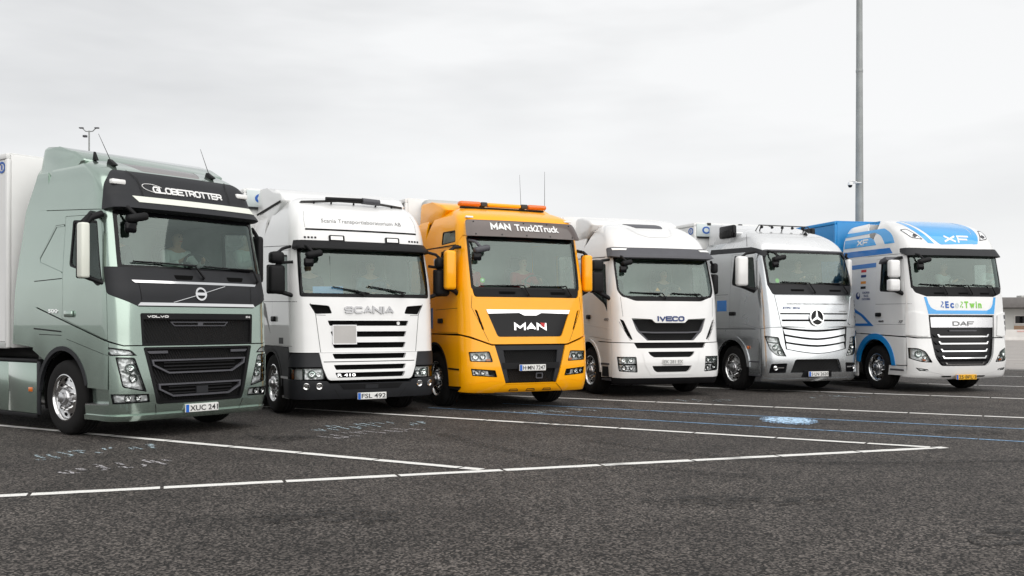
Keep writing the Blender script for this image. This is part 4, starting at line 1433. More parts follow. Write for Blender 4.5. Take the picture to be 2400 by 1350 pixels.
# ------------------------------------------------------------------ orange truck
def truck_orange():
    root = new_truck('orange-yellow truck with amber roof beacons and orange mirrors', (.35, 17.26, R(26.4)))
    c = Cab(root, 1.25, 2.7,
            [(.26, .18), (.34, .07), (.5, .01), (.7, .0), (1.2, .03), (1.95, .10), (3.0, .30), (3.3, .38), (3.42, .5), (3.53, .75), (3.62, 1.1), (3.68, 1.7)],
            [(.26, .03), (.7, .0), (2.0, .0), (2.9, .04), (3.25, .07), (3.42, .12), (3.55, .24), (3.63, .42), (3.68, .7)], 3.68, bulge=.10, r=.26)
    f, d, e, q_, qr = c.f, c.d, c.e, c.q, c.qr
    P = 'paint_orange'
    wind = [f(-1.06, 3.02, .05), f(1.06, 3.02, .05), f(1.05, 2.13, .06), f(-1.05, 2.13, .06)]
    cowl = [f(-1.05, 2.12), f(1.05, 2.12), f(1.02, 1.985, .05), f(-1.02, 1.985, .05)]
    gr = [f(-.83, 1.755, .02), f(.83, 1.755, .02), f(.63, 1.285, .05), f(-.63, 1.285, .05)]
    vent = [f(-1.04, 1.76, .01), f(-.995, 1.74, .01), f(-.875, 1.40, .02), f(-.915, 1.405, .02)]
    door = [q_(.37, 1.36), d(1.42, 1.36), d(1.42, 2.88, .03), q_(.37, 2.86, .03)]
    win = [q_(.45, 2.79, .04), d(1.24, 2.82, .05), d(1.26, 2.18, .05), q_(.45, 2.10, .06)]
    dh = doors(c, door, win, c.d(1.15, 1.56), P)
    sw = [q_(.34, 3.16, .04), d(1.22, 3.17, .05), d(1.24, 2.93, .04), q_(.34, 2.95, .04)]
    body = [d(2.19, 1.33), d(.40, 1.34), d(.25, 1.32), f(-1.12, 1.29), f(-.74, 1.155, .03), f(.74, 1.155, .03), f(1.12, 1.29), e(.25, 1.32), e(.40, 1.34), e(2.19, 1.33),
            e(2.19, 2.90), qr(.30, 2.885), f(1.13, 3.05), f(-1.13, 3.05), q_(.30, 2.885), d(2.19, 2.90)]
    c.patch('cab_body', body, P, holes=[grow(wind, .03), grow(cowl, .012), grow(gr, .004), vent, mir(vent)] + dh, th=.04)
    c.patch('windshield_surround', grow(wind, .028), 'gloss_black', holes=[shrink(wind, .02)], off=-.004, th=.03)
    c.patch('windshield', wind, 'glass', off=-.012, th=0, wall=False)
    c.patch('cowl_panel', cowl, 'black_plastic', off=-.002, th=.03)
    for u in (-.42, .60):
        c.patch('cleaning_step', [f(u - .16, 2.075, .01), f(u + .16, 2.075, .01), f(u + .15, 2.025, .01), f(u - .15, 2.025, .01)], 'void_black', off=.001, th=.002)
    g1 = c.patch('upper_grille', gr, 'gloss_black', off=-.02, th=.03)
    c.patch('chrome_strip', [f(-.83, 1.755), f(.83, 1.755), f(.80, 1.685), f(.22, 1.70), f(.12, 1.655), f(-.12, 1.655), f(-.22, 1.70), f(-.80, 1.685)], 'chrome', off=.010, th=.03, par=g1)
    c.letters('maker_lettering', 'MAN', f(0, 1.46), .64, .125, 'chrome', .036, off=-.016, depth=.02, par=g1)
    c.patch('lion_mark', [f(.19, 1.53), f(.29, 1.52), f(.27, 1.44), f(.22, 1.47)], 'ink_red', off=.012, th=.004, par=g1)
    for s in (-1, 1):
        v = c.patch('air_inlet', vent if s < 0 else mir(vent), 'void_black', off=-.03, th=0, wall=False)
        for k in range(4):
            z = 1.68 - .075 * k
            u = s * (.98 - .03 * k)
            c.patch('inlet_fin', [f(u - .045, z + .008), f(u + .045, z + .012), f(u + .045, z - .006), f(u - .045, z - .010)], 'black_plastic', off=-.008, th=.02, par=v)
    c.lines('panel_seam', [f(-1.07, 2.0), f(-1.09, 1.80), f(-.80, 1.20)], .006)
    # bumper
    grL = [f(-.70, 1.14), f(.70, 1.14), f(.50, .47), f(-.50, .47)]
    hl = [f(-1.15, 1.02, .02), f(-.80, 1.03, .03), f(-.74, .845, .03), f(-1.13, .86, .02)]
    fog = [f(-1.12, .735), f(-.70, .70, .01), f(-.665, .585, .02), f(-1.1, .615)]
    bump = [d(.30, .40), d(.30, 1.30), f(-1.15, 1.27), f(-.755, 1.13), f(.755, 1.13), f(1.15, 1.27), e(.30, 1.30), e(.30, .40), e(.42, .33), f(.68, .315), f(.50, .46), f(-.50, .46), f(-.68, .315), d(.42, .33)]
    b = c.patch('bumper', bump, P, holes=[grow(grL, .004), grow(hl, .003), grow(mir(hl), .003), grow(fog, .003), grow(mir(fog), .003)], off=.012, th=.05)
    c.lines('bumper_crease', [f(-.56, .50), f(-.75, .53), f(-1.15, .47)], .006, mat='paint_orange', off=.017, par=b)
    headlight(c, hl, [(f(-1.04, .94)[0], .94, .05), (f(-.91, .94)[0], .94, .045)], amber=[f(-.86, .90), f(-.78, .90), f(-.77, .86), f(-.85, .86)])
    headlight(c, fog, [(f(-1.03, .67)[0], .67, .035), (f(-.92, .66)[0], .66, .035)], name='fog_lamp', depth=.04, bits=[([f(-.83, .71), f(-.70, .69), f(-.67, .60), f(-.80, .62)], 'gloss_black')])
    g2 = c.patch('lower_grille', grL, 'grille_mesh', off=-.06, th=0, wall=False)
    c.both('grille_side', [f(-.695, 1.14), f(-.54, 1.06), f(-.50, .80), f(-.44, .5), f(-.50, .47)], 'grey_plastic', off=-.012, th=.05, par=g2)
    c.patch('grille_top_bar', [f(-.68, 1.13), f(.68, 1.13), f(.54, 1.05), f(-.54, 1.05)], 'grey_plastic', off=-.008, th=.05, par=g2)
    c.patch('grille_bar', [f(-.56, .83), f(.56, .83), f(.55, .72), f(-.55, .72)], 'black_plastic', off=-.004, th=.05, par=g2)
    ring(c, 'tow_ring', [f(.10, .645, .02), f(.24, .645, .02), f(.24, .54, .02), f(.10, .54, .02)], .018, 'slate_plastic', off=-.03, th=.02, par=g2)
    lip = c.patch('bumper_lip', [f(-.495, .455), f(.495, .455), f(.665, .315), f(-.665, .315)], P, off=.004, th=.05)
    for u in (-.33, 0, .33):
        ring(c, 'lip_pocket', [f(u - .07, .375, .01), f(u + .07, .375, .01), f(u + .09, .335), f(u - .09, .335)], .010, 'seam', off=.007, th=.003, par=lip)
    plate(c, .74, .52, .11, 'H·MN 7247', label='number plate starting with H on the lower grille', t=-.005)
    # visor
    def vfn(s, z):
        return max(0, min(1, (1.30 - abs(s)) / .12)) * (.03 + .10 * max(0, min(1, (3.34 - z) / .33)))
    vis = [f(-1.07, 3.01, .02), f(-1.06, 3.32, .05), f(1.06, 3.32, .05), f(1.07, 3.01, .02)]
    v = c.patch('sun_visor', vis, 'visor_brown', off=0, th=.03, fn=vfn, gz=.04)
    c.letters('visor_lettering', 'MAN', f(-.47, 3.20), .40, .12, 'white_decal', .034, off=.006, depth=.004, par=v, fn=vfn, gap=.38)
    vv, ff = text_geo('Truck2Truck', .93, .125, .025, 0, .008)
    s0 = f(.24, 3.195)
    P3, _ = c.P(s0[0] + vv[:, 0], 3.195 + vv[:, 1], np.array([vfn(s0[0] + a, 3.195 + q) for a, q in vv[:, :2]]) + .006 + vv[:, 2])
    mesh('visor_lettering', P3, ff, 'white_decal', v)
    for k in range(5):
        for z in (3.28, 3.05):
            u = -.95 + 1.9 * k / 4
            p = c.pt(f(u, z), vfn(f(u, z)[0], z) + .004)[0]
            box('visor_screw', (p.x - .012, p.y - .006, p.z - .012), (p.x + .012, p.y + .006, p.z + .012), 'ink', v, bev=.004, seg=1)
    # roof
    roof = [d(2.19, 2.91), q_(.30, 2.895), f(-1.13, 3.06), f(1.13, 3.06), qr(.30, 2.895), e(2.19, 2.91), e(2.19, 3.679), d(2.19, 3.679)]
    c.patch('roof', roof, P, holes=[sw, mir(sw)], th=.02, g=.08, gz=.025)
    for q in (sw, mir(sw)):
        o = c.patch('roof_side_window', q, 'glass_dark', off=-.012, th=0, wall=False)
        ring(c, 'window_frame', q, .02, 'black_plastic', off=-.003, th=.03, par=o)
        c.patch('window_blind', q, 'interior_dark', off=-.05, th=0, wall=False, par=o)
    c.lines('roof_rail', [d(2.19, 2.905), q_(.32, 2.893)], .022, off=.004)
    c.both('side_fairing', [d(2.2, 1.2), d(2.69, 1.25), d(2.69, 2.9), d(2.55, 3.55, .1), d(2.2, 3.6)], P, th=.03, off=-.003)
    prism('roof_deflector', [(1.25, 3.60), (1.55, 3.72), (1.95, 3.80), (2.45, 3.83), (2.55, 3.80), (2.62, 3.35), (1.6, 3.4)], -1.11, 1.10, P, root, bev=.05, seg=3)
    for u in (-.98, 1.0):
        p = c.pt(f(u, 3.38), .012)[0]
        box('marker_lamp', (p.x - .07, p.y - .03, p.z - .015), (p.x + .07, p.y + .03, p.z + .02), 'lamp_bulb', root, bev=.01)
    # beacon bar: amber ends and an orange middle section
    tb, zb = 1.22, 3.715
    bar = box('beacon_bar', (-.32, tb - .07, zb - .038), (.38, tb + .07, zb + .034), P, root, bev=.03)
    for (a, q) in ((-.88, -.45), (.52, .92)):
        box('beacon_lens', (a, tb - .08, zb - .045), (q, tb + .08, zb + .045), 'amber', bar, bev=.04, seg=3)
    for (a, q) in ((-.445, -.33), (.385, .51)):
        box('beacon_joint', (a, tb - .07, zb - .04), (q, tb + .07, zb + .04), 'steel_dark', bar, bev=.01)
    box('beacon_rail', (-.85, tb - .03, zb - .085), (.88, tb + .03, zb - .05), 'black_plastic', bar, bev=.008)
    for u in (-.6, 0, .6):
        box('beacon_foot', (u - .02, tb - .03, zb - .18), (u + .02, tb + .03, zb - .08), 'black_plastic', bar, bev=.005)
    antenna(c, (.42, 1.25, 3.68), .65, (-.02, .02), base=False, rad=.004)
    antenna(c, (.90, 1.2, 3.66), .75, (.0, .0), base=False, rad=.005)
    # wings, steps
    arch = arch_poly(c, 1.45, .53, .64)
    c.both('wing', [d(.31, .42), d(.31, 1.30), d(2.18, 1.32), d(2.18, .8), d(1.9, .55), d(.9, .4)], P, holes=[arch], th=.04, off=.005)
    arch_trim(c, 1.45, .53, .60, .645, 'black_plastic', a0=-5, a1=185)
    for z in (.36, .70):
        c.both('entry_step', [d(.33, z), d(.33, z + .03), d(.80, z + .03), d(.80, z)], 'black_plastic', off=.012, th=.1)
    c.lines('panel_seam', [d(.4, 1.78), d(1.42, 1.76)], .007)
    c.both('door_sign', [d(1.55, 1.80), d(1.95, 1.80), d(1.95, 1.42), d(1.55, 1.42)], 'paint_blue', off=.003, th=.003)
    for s in (-1, 1):
        k = 0 if s < 0 else -.04
        mirror_unit(c, s, 1.30 + k, 1.50 + k * 1.5, .30, 2.10, 2.78, P, arms=[(2.76, 2.86, .5, .032), (2.78, 2.84, .35, .026), (2.12, 2.02, .45, .045)], depth=.17, bev=.05)
    front_mirror(c, -.90, 2.84, mat='slate_plastic', w=.30)
    wiper(c, (-.02, 2.01), (-.12, 2.17), (-.92, 2.165), (-.16, 2.175))
    wiper(c, (.85, 2.01), (.74, 2.17), (.02, 2.165), (.72, 2.165))
    c.patch('round_sticker', circle(f(-.86, 2.27)[:2], .045, 14), 'ink_green', off=-.02, th=.003, g=.03)
    c.patch('sticker_centre', circle(f(-.86, 2.27)[:2], .022, 12), 'white_decal', off=-.016, th=.002, g=.03)
    cab_shell(c, [shrink(wind, -.01), win, mir(win)], paint_m=P, zback=(1.2, 3.55), z0=1.85, z1=3.05)
    sz = interior(c, 2.13)
    chassis(c, 1.45, skirt=('black_plastic', 2.15, 4.6, .28, .95))
    return c, sz


# ------------------------------------------------------------------ white truck with dark visor
def truck_white_visor():
    root = new_truck('white rounded truck with dark grey sun visor, parked right of the orange truck', (3.31, 20.25, R(19)))
    c = Cab(root, 1.26, 2.75,
            [(.22, .18), (.32, .06), (.5, .01), (.7, .0), (1.12, .05), (1.95, .12), (2.85, .36), (3.1, .46), (3.3, .62), (3.5, .92), (3.65, 1.3), (3.76, 1.9)],
            [(.22, .03), (.7, .0), (2.0, .0), (2.85, .06), (3.1, .10), (3.35, .19), (3.55, .32), (3.68, .48), (3.76, .75)], 3.76, bulge=.12, r=.30)
    f, d, e, q_, qr = c.f, c.d, c.e, c.q, c.qr
    P = 'paint_white'
    wind = [f(-1.09, 2.88, .05), f(1.09, 2.88, .05), f(1.10, 2.20, .06), f(1.02, 2.08, .06), f(.80, 2.06), f(-.80, 2.06), f(-1.02, 2.08, .06), f(-1.10, 2.20, .06)]
    cowl = [f(-1.0, 2.065), f(1.0, 2.065), f(.76, 1.985, .05), f(-.76, 1.985, .05)]
    gr = [f(-.86, 1.625, .01), f(-.42, 1.605, .02), f(-.34, 1.53, .02), f(.34, 1.53, .02), f(.42, 1.605, .02), f(.86, 1.625, .01), f(.76, 1.36, .05), f(.54, 1.165, .01), f(-.54, 1.165, .01), f(-.76, 1.36, .05)]
    vent = [f(-1.10, 1.61, .01), f(-1.03, 1.58, .02), f(-.845, 1.185, .02), f(-.89, 1.18, .02), f(-.99, 1.31, .03)]
    door = [q_(.27, 1.18), d(1.45, 1.25), d(1.45, 2.86, .03), q_(.27, 2.84, .03)]
    win = [q_(.38, 2.76, .05), d(1.36, 2.80, .05), d(1.38, 2.22, .04), d(.62, 1.92, .04), q_(.38, 1.74, .04)]
    dh = doors(c, door, win, c.d(1.40, 1.66), P)
    body = [d(2.19, 1.18), d(.245, 1.135), f(-.85, 1.125), f(.85, 1.125), e(.245, 1.135), e(2.19, 1.18), e(2.19, 2.95), f(1.0, 2.895), f(-1.0, 2.895), d(2.19, 2.95)]
    c.patch('cab_body', body, P, holes=[grow(wind, .025), grow(cowl, .006), gr, vent, mir(vent)] + dh, th=.05)
    c.patch('windshield_surround', grow(wind, .024), 'gloss_black', holes=[shrink(wind, .02)], off=-.004, th=.03)
    c.patch('windshield', wind, 'glass', off=-.012, th=0, wall=False)
    c.patch('cowl_panel', cowl, 'black_plastic', off=.0, th=.03)
    c.letters('maker_lettering', 'IVECO', f(.01, 1.615), .63, .105, 'ink_navy', .026, depth=.012)
    g1 = c.patch('upper_grille', gr, 'grille_mesh', off=-.06, th=0, wall=False)
    c.patch('grille_bar', [f(-.74, 1.36), f(-.4, 1.345), f(.4, 1.345), f(.74, 1.36), f(.72, 1.33), f(.4, 1.315), f(-.4, 1.315), f(-.72, 1.33)], 'slate_plastic', off=-.012, th=.03, par=g1)
    c.both('grille_side', [f(-.84, 1.61), f(-.76, 1.37), f(-.55, 1.175), f(-.50, 1.175), f(-.70, 1.37)], 'slate_plastic', off=-.02, th=.03, par=g1)
    for s in (-1, 1):
        v = c.patch('air_inlet', vent if s < 0 else mir(vent), 'void_black', off=-.04, th=0, wall=False)
        for k in range(5):
            z = 1.53 - .07 * k
            u = s * (1.035 - .035 * k)
            c.patch('inlet_fin', [f(u - .05, z + .006), f(u + .05, z + .012), f(u + .05, z - .004), f(u - .05, z - .010)], 'black_plastic', off=-.010, th=.02, par=v)
    c.lines('panel_seam', [f(-1.07, 2.06), f(-1.04, 1.66)], .006)
    c.lines('panel_seam', [f(-1.11, 1.55), f(-.90, 1.16)], .006)
    # bumper
    g2 = [f(-.83, 1.11), f(.83, 1.11), f(.77, 1.005, .02), f(-.77, 1.005, .02)]
    s1 = [f(-.54, .935, .02), f(.54, .935, .02), f(.50, .87, .04), f(.42, .82, .03), f(-.42, .82, .03), f(-.50, .87, .04)]
    s2 = [f(-.455, .645, .01), f(.455, .645, .01), f(.42, .56, .04), f(.35, .515, .03), f(-.35, .515, .03), f(-.42, .56, .04)]
    hl = [f(-1.17, .835, .02), f(-.80, .83, .02), f(-.77, .515, .03), f(-1.14, .54, .03)]
    bump = [d(.30, .41), d(.30, 1.12), f(-.86, 1.11), f(.86, 1.11), e(.30, 1.12), e(.30, .41), f(1.0, .40), f(-1.0, .40)]
    b = c.patch('bumper', bump, P, holes=[g2, s1, s2, grow(hl, .003), grow(mir(hl), .003)], off=.010, th=.05)
    for q in (g2, s1, s2):
        c.patch('grille_recess', q, 'grille_mesh', off=-.05, th=0, wall=False, par=b)
    c.line('bumper_crease', [f(-.66, .93), f(-.60, .66), f(-.48, .47), f(.48, .47), f(.60, .66), f(.66, .93)], .014, mat='paint_white', off=.020, par=b)
    headlight(c, hl, [(f(-1.06, .765)[0], .765, .045), (f(-.90, .765)[0], .765, .045), (f(-1.05, .605)[0], .605, .05), (f(-.89, .60)[0], .60, .04)],
              bits=[([f(-1.16, .70), f(-.785, .69), f(-.785, .66), f(-1.155, .67)], 'gloss_black'), ([f(-1.0, .82), f(-.96, .82), f(-.96, .71), f(-1.0, .71)], 'gloss_black')])
    plate(c, .73, .46, .10, 'EK 281 EX', label='faint white number plate on the white bumper', t=-.012, band=False, ink='ink_grey')
    c.patch('bumper_lip', [d(.34, .40), f(-1.0, .39), f(1.0, .39), e(.34, .40), e(.36, .27), f(1.0, .265), f(-1.0, .265), d(.36, .27)], 'black_plastic', off=.004, th=.05)
    # visor and roof
    def vfn(s, z):
        return max(0, min(1, (1.36 - abs(s)) / .15)) * (.03 + .13 * max(0, min(1, (3.12 - z) / .25)))
    v = c.patch('sun_visor', [f(-1.18, 2.90), f(-1.18, 3.10, .04), f(-.80, 3.075), f(.80, 3.075), f(1.18, 3.10, .04), f(1.18, 2.90), f(1.0, 2.83, .04), f(-1.0, 2.83, .04)], 'slate_plastic', off=0, th=.08, fn=vfn, gz=.04)
    for s in (-1, 1):
        q = [f(s * 1.09, 3.055), f(s * .83, 3.04), f(s * .86, 3.0), f(s * 1.08, 3.0)]
        c.patch('marker_lamp', q, 'lamp_bulb', off=.01, th=.01, fn=vfn, par=v)
    roof = [d(2.19, 2.96), f(-1.0, 2.905), f(1.0, 2.905), e(2.19, 2.96), e(2.19, 3.759), d(2.19, 3.759)]
    hatch = [f(-.30, 3.575, .02), f(.34, 3.575, .02), f(.40, 3.70, .02), f(-.40, 3.70, .02)]
    c.patch('roof', roof, P, holes=[hatch], th=.02, g=.08, gz=.025)
    c.patch('roof_hatch', hatch, 'slate_plastic', off=.008, th=.02, gz=.025)
    c.line('roof_crease', [f(-.52, 3.58), f(-.40, 3.42), f(-.2, 3.35), f(.2, 3.35), f(.40, 3.42), f(.52, 3.58)], .02, mat='paint_white', off=.008)
    c.both('side_fairing', [d(2.2, 1.2), d(2.74, 1.22), d(2.74, 3.3), d(2.62, 3.6, .1), d(2.2, 3.64)], P, th=.03, off=-.003)
    c.lines('roof_crease', [d(2.1, 3.56), d(1.5, 3.52), d(1.0, 3.36), q_(.32, 3.08)], .025, mat='paint_white', off=.010)
    prism('roof_deflector', [(1.7, 3.70), (1.9, 3.80), (2.2, 3.88), (2.55, 3.91), (2.66, 3.88), (2.68, 3.4), (2.0, 3.4)], -1.06, 1.06, P, root, bev=.06, seg=3)
    c.lines('roof_rail', [d(2.19, 2.955), q_(.38, 2.905)], .016, off=.004)
    arch = arch_poly(c, 1.42, .53, .65)
    c.both('wing', [d(.31, .42), d(.31, 1.12), d(.9, 1.13), d(1.42, 1.24), d(2.19, 1.16), d(2.19, .8), d(1.9, .55), d(.9, .4)], P, holes=[arch], th=.04, off=.006)
    arch_trim(c, 1.42, .53, .60, .66, 'paint_white_warm', a0=0, a1=182, off=.025)
    for z in (.34, .66):
        c.both('entry_step', [d(.36, z), d(.36, z + .04), d(.76, z + .04), d(.76, z)], 'slate_plastic', off=.014, th=.1)
    c.both('step_recess', [d(.40, .42), d(.40, .63), d(.70, .63), d(.74, .42)], 'black_plastic', off=.008, th=.002)
    c.lines('side_dots', [d(.35, 1.42), d(1.7, 1.52)], .014, mat='white_decal', off=.004)
    for sg in (1, -1):
        c.text('power_badge', '480', (sg * d(.52, 1.60)[0], 1.60), .22, .06, 'ink_grey', bold=.02, shear=.2)
    for s in (-1, 1):
        k = 0 if s < 0 else -.16
        mirror_unit(c, s, 1.38 + k * .7, 1.64 + k * 1.5, .34 - k, 2.15, 2.58, 'black_plastic', arms=[(2.74, 2.84, .5, .03), (2.18, 2.02, .42, .045)], second=(1.38 + k * .7, 1.63 + k * 1.5, 2.60, 2.82, 'black_plastic'), bev=.05)
    front_mirror(c, -.92, 2.80, w=.24)
    wiper(c, (-.10, 2.03), (-.18, 2.13), (-.88, 2.155), (-.22, 2.12))
    wiper(c, (.80, 2.03), (.70, 2.12), (.05, 2.14), (.74, 2.11))
    c.patch('dash_triangle', [f(-.28, 2.20), f(-.17, 2.20), f(-.225, 2.28)], 'ink_orange', off=-.05, th=.004)
    cab_shell(c, [shrink(wind, -.01), win, mir(win)], paint_m=P, zback=(1.2, 3.6), z0=1.6, z1=2.92)
    sz = interior(c, 2.06)
    chassis(c, 1.42, skirt=('paint_white', 2.15, 4.6, .28, .95))
    return c, sz


# ------------------------------------------------------------------ silver truck
def truck_silver():
    root = new_truck('silver truck with a round star emblem on its slatted grille', (6.72, 21.56, R(20.8)))
    c = Cab(root, 1.26, 2.8,
            [(.22, .18), (.32, .06), (.5, .01), (.7, .0), (1.2, .04), (1.95, .10), (3.12, .38), (3.25, .46), (3.42, .66), (3.56, .95), (3.66, 1.3), (3.74, 1.9)],
            [(.22, .03), (.7, .0), (2.0, .0), (2.9, .05), (3.2, .11), (3.45, .22), (3.6, .36), (3.69, .55), (3.74, .8)], 3.74, bulge=.11, r=.27)
    f, d, e, q_, qr = c.f, c.d, c.e, c.q, c.qr
    P = 'paint_silver'
    wind = [f(-1.08, 3.11, .05), f(1.08, 3.11, .05), f(1.10, 2.37, .05), f(-1.10, 2.37, .05)]
    cowl = [f(-1.17, 2.40), f(1.17, 2.40), f(1.10, 2.17, .05), f(-1.10, 2.17, .05)]
    cowl = [f(-1.12, 2.365), f(1.12, 2.365), f(1.03, 2.15, .05), f(-1.03, 2.15, .05)]
    door = [q_(.31, 1.42), d(1.55, 1.44), d(1.55, 3.09, .03), q_(.31, 3.06, .03)]
    win = [q_(.40, 2.99, .05), d(1.44, 3.02, .05), d(1.46, 2.40, .06), d(1.0, 2.30, .08), q_(.46, 2.18, .05), q_(.40, 2.24, .03)]
    dh = doors(c, door, win, c.d(1.42, 1.74), P)
    # hood with slots
    hood = [f(-1.0, 2.13, .02), f(1.0, 2.13, .02), f(.88, 1.46, .02), f(.30, 1.435), f(.12, 1.39), f(-.12, 1.39), f(-.30, 1.435), f(-.88, 1.46, .02)]
    slA = [f(-.90, 1.745), f(.90, 1.745), f(.895, 1.715), f(-.895, 1.715)]
    slB = [f(-.87, 1.605), f(.87, 1.605), f(.86, 1.565), f(-.86, 1.565)]
    body = [d(2.19, 1.40), d(.335, 1.405), f(-1.1, 1.44), f(-.90, 1.445), f(.90, 1.445), f(1.1, 1.44), e(.335, 1.405), e(2.19, 1.40), e(2.19, 3.20), f(1.0, 3.145), f(-1.0, 3.145), d(2.19, 3.20)]
    c.patch('cab_body', body, P, holes=[grow(wind, .03), grow(cowl, .006), grow(hood, .007)] + dh, th=.04)
    c.patch('windshield_surround', grow(wind, .028), 'gloss_black', holes=[shrink(wind, .03)], off=-.004, th=.03)
    c.patch('windshield', wind, 'glass', off=-.012, th=0, wall=False)
    c.patch('cowl_panel', cowl, 'grey_plastic', off=-.002, th=.03)
    for u in (-.42, .60):
        c.patch('cleaning_step', [f(u - .17, 2.27, .01), f(u + .17, 2.27, .01), f(u + .16, 2.225, .01), f(u - .16, 2.225, .01)], 'void_black', off=.001, th=.002)
    h = c.patch('bonnet', hood, 'paint_silver', holes=[slA, slB], off=.010, th=.05)
    for q in (slA, slB):
        c.patch('grille_recess', q, 'void_black', off=-.035, th=0, wall=False, par=h)
    zs = 1.645
    em = c.patch('star_emblem', circle((0, zs), .185, 32), 'chrome', holes=[circle((0, zs), .160, 32)], off=.05, th=.06, g=.04)
    c.patch('emblem_disc', circle((0, zs), .162, 32), 'gloss_black', off=.022, th=.03, g=.05, par=em)
    for k in range(3):
        a = R(90 + 120 * k)
        ux, uz = math.cos(a), math.sin(a)
        pts = [(.166 * ux - .010 * uz, zs + .166 * uz + .010 * ux), (.166 * ux + .010 * uz, zs + .166 * uz - .010 * ux), (.03 * uz, zs - .03 * ux), (-.03 * uz, zs + .03 * ux)]
        c.patch('star_arm', pts, 'chrome', off=.045, th=.02, g=.05, par=em)
    c.text('bonnet_lettering', 'EUROPEAN TRUCK PLATOONING CHALLENGE', f(.05, 1.945), 1.55, .032, 'ink_grey', depth=.002, off=.014)
    c.text('bonnet_lettering', 'ETPC 2016', f(-.62, 1.855), .42, .05, 'ink_navy', bold=.03, depth=.002, off=.014, shear=.2)
    c.text('model_lettering', '1845', f(.76, 1.785), .20, .028, 'ink_grey', depth=.002, off=.014, bold=.02)
    # lower grille slats (silver chevrons over black)
    def chev(w, ze, zm, w2, ze2, zm2):
        n = 8
        A = [f(-w + 2 * w * k / n, ze + (zm - ze) * (1 - abs(2 * k / n - 1)**1.6)) for k in range(n + 1)]
        B = [f(-w2 + 2 * w2 * k / n, ze2 + (zm2 - ze2) * (1 - abs(2 * k / n - 1)**1.6)) for k in range(n + 1)]
        return A + B[::-1]
    gback = chev(.86, 1.435, 1.375, .80, .955, .85)
    hl = [f(-1.215, 1.25, .03), f(-.955, 1.215, .03), f(-.92, 1.05, .05), f(-.795, .80, .02), f(-1.02, .82, .05), f(-1.14, .93, .05)]
    inta = [f(-.575, .735, .05), f(.575, .735, .05), f(.69, .44, .02), f(-.69, .44, .02)]
    fog = [f(-1.13, .64, .03), f(-.77, .655, .04), f(-.80, .435, .02), f(-1.16, .435, .02)]
    bump = [d(.33, .33), d(.33, 1.395), f(-1.1, 1.43), f(-.89, 1.43), f(.89, 1.43), f(1.1, 1.43), e(.33, 1.395), e(.33, .33), f(1.0, .325), f(-1.0, .325)]
    b = c.patch('bumper', bump, P, holes=[gback, inta, grow(hl, .003), grow(mir(hl), .003), fog, mir(fog)], off=.006, th=.05)
    g2 = c.patch('lower_grille', gback, 'void_black', off=-.06, th=0, wall=False)
    for (a, q) in (((.83, 1.395, 1.33), (.80, 1.285, 1.19)), ((.79, 1.245, 1.15), (.78, 1.12, 1.04)), ((.77, 1.085, 1.0), (.77, .965, .865))):
        c.patch('grille_slat', chev(a[0], a[1], a[2], q[0], q[1], q[2]), 'paint_silver', off=.004, th=.05, par=g2,
                fn=lambda s, z, zc=(a[1] + q[2]) / 2: -.02 * max(-1, min(1, (z - zc) / .1)))
    headlight(c, hl, [(f(-1.03, 1.0)[0], 1.0, .055), (f(-.93, .90)[0], .90, .045)], bits=[([f(-1.2, 1.13), f(-.95, 1.10), f(-.95, 1.08), f(-1.18, 1.11)], 'gloss_black')])
    c.patch('air_intake', inta, 'grille_mesh', off=-.05, th=0, wall=False, par=b)
    for q in (fog, mir(fog)):
        o = c.patch('fog_lamp', q, 'gloss_black', off=-.03, th=0, wall=False, par=b)
        sg = -1 if q is fog else 1
        p, n = c.pt(f(sg * 1.04, .55), -.02)
        l_ = lathe('lamp_bowl', [(.05, .02), (.045, .0), (0, .015)], 'chrome', b, n=16, axis='z')
        l_.matrix_local = Matrix.Translation(p) @ Vector((0, 0, 1)).rotation_difference(n).to_matrix().to_4x4()
        c.patch('lamp_strip', [f(sg * .98, .565), f(sg * .84, .565), f(sg * .84, .545), f(sg * .98, .545)], 'chrome', off=-.01, th=.02, par=b)
    c.patch('bumper_lip', [d(.36, .325), f(-1.0, .318), f(1.0, .318), e(.36, .325), e(.36, .27), f(1.0, .265), f(-1.0, .265), d(.36, .27)], P, off=.02, th=.05, gz=.03)
    c.patch('plate_holder', [f(-.36, .49), f(.36, .49), f(.40, .345), f(-.40, .345)], 'black_plastic', off=.016, th=.03)
    plate(c, .41, .52, .11, 'S·LN 2620', label='number plate on the silver bumper', t=.0)
    # roof, visor-less brow, dark side vent boxes
    roof = [d(2.19, 3.21), f(-1.0, 3.15), f(1.0, 3.15), e(2.19, 3.21), e(2.19, 3.739), d(2.19, 3.739)]
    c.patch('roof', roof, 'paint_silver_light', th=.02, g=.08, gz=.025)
    c.line('roof_brow', [f(-1.05, 3.135), f(1.05, 3.135)], .03, mat='slate_plastic', off=.006)
    c.both('roof_band', [d(2.5, 3.16), q_(.40, 3.115), q_(.28, 3.07), f(-1.06, 2.98), f(-.98, 3.08), q_(.26, 3.18, .05), q_(.45, 3.22), d(2.5, 3.27)], 'grey_plastic', off=.012, th=.03)
    c.both('side_fairing', [d(2.2, 1.2), d(2.79, 1.22), d(2.79, 3.3), d(2.74, 3.68, .1), d(2.2, 3.70)], P, th=.03, off=-.003)
    for s in (-1, 1):
        box('side_vent_box', (s * 1.10 - .06, 1.55, 3.50), (s * 1.10 + .06, 2.15, 3.80), 'gloss_black', root, bev=.05, seg=3)
    prism('roof_deflector', [(1.55, 3.62), (1.8, 3.74), (2.2, 3.86), (2.6, 3.90), (2.72, 3.88), (2.76, 3.35), (1.9, 3.35)], -1.07, 1.07, 'paint_silver_light', root, bev=.06, seg=3)
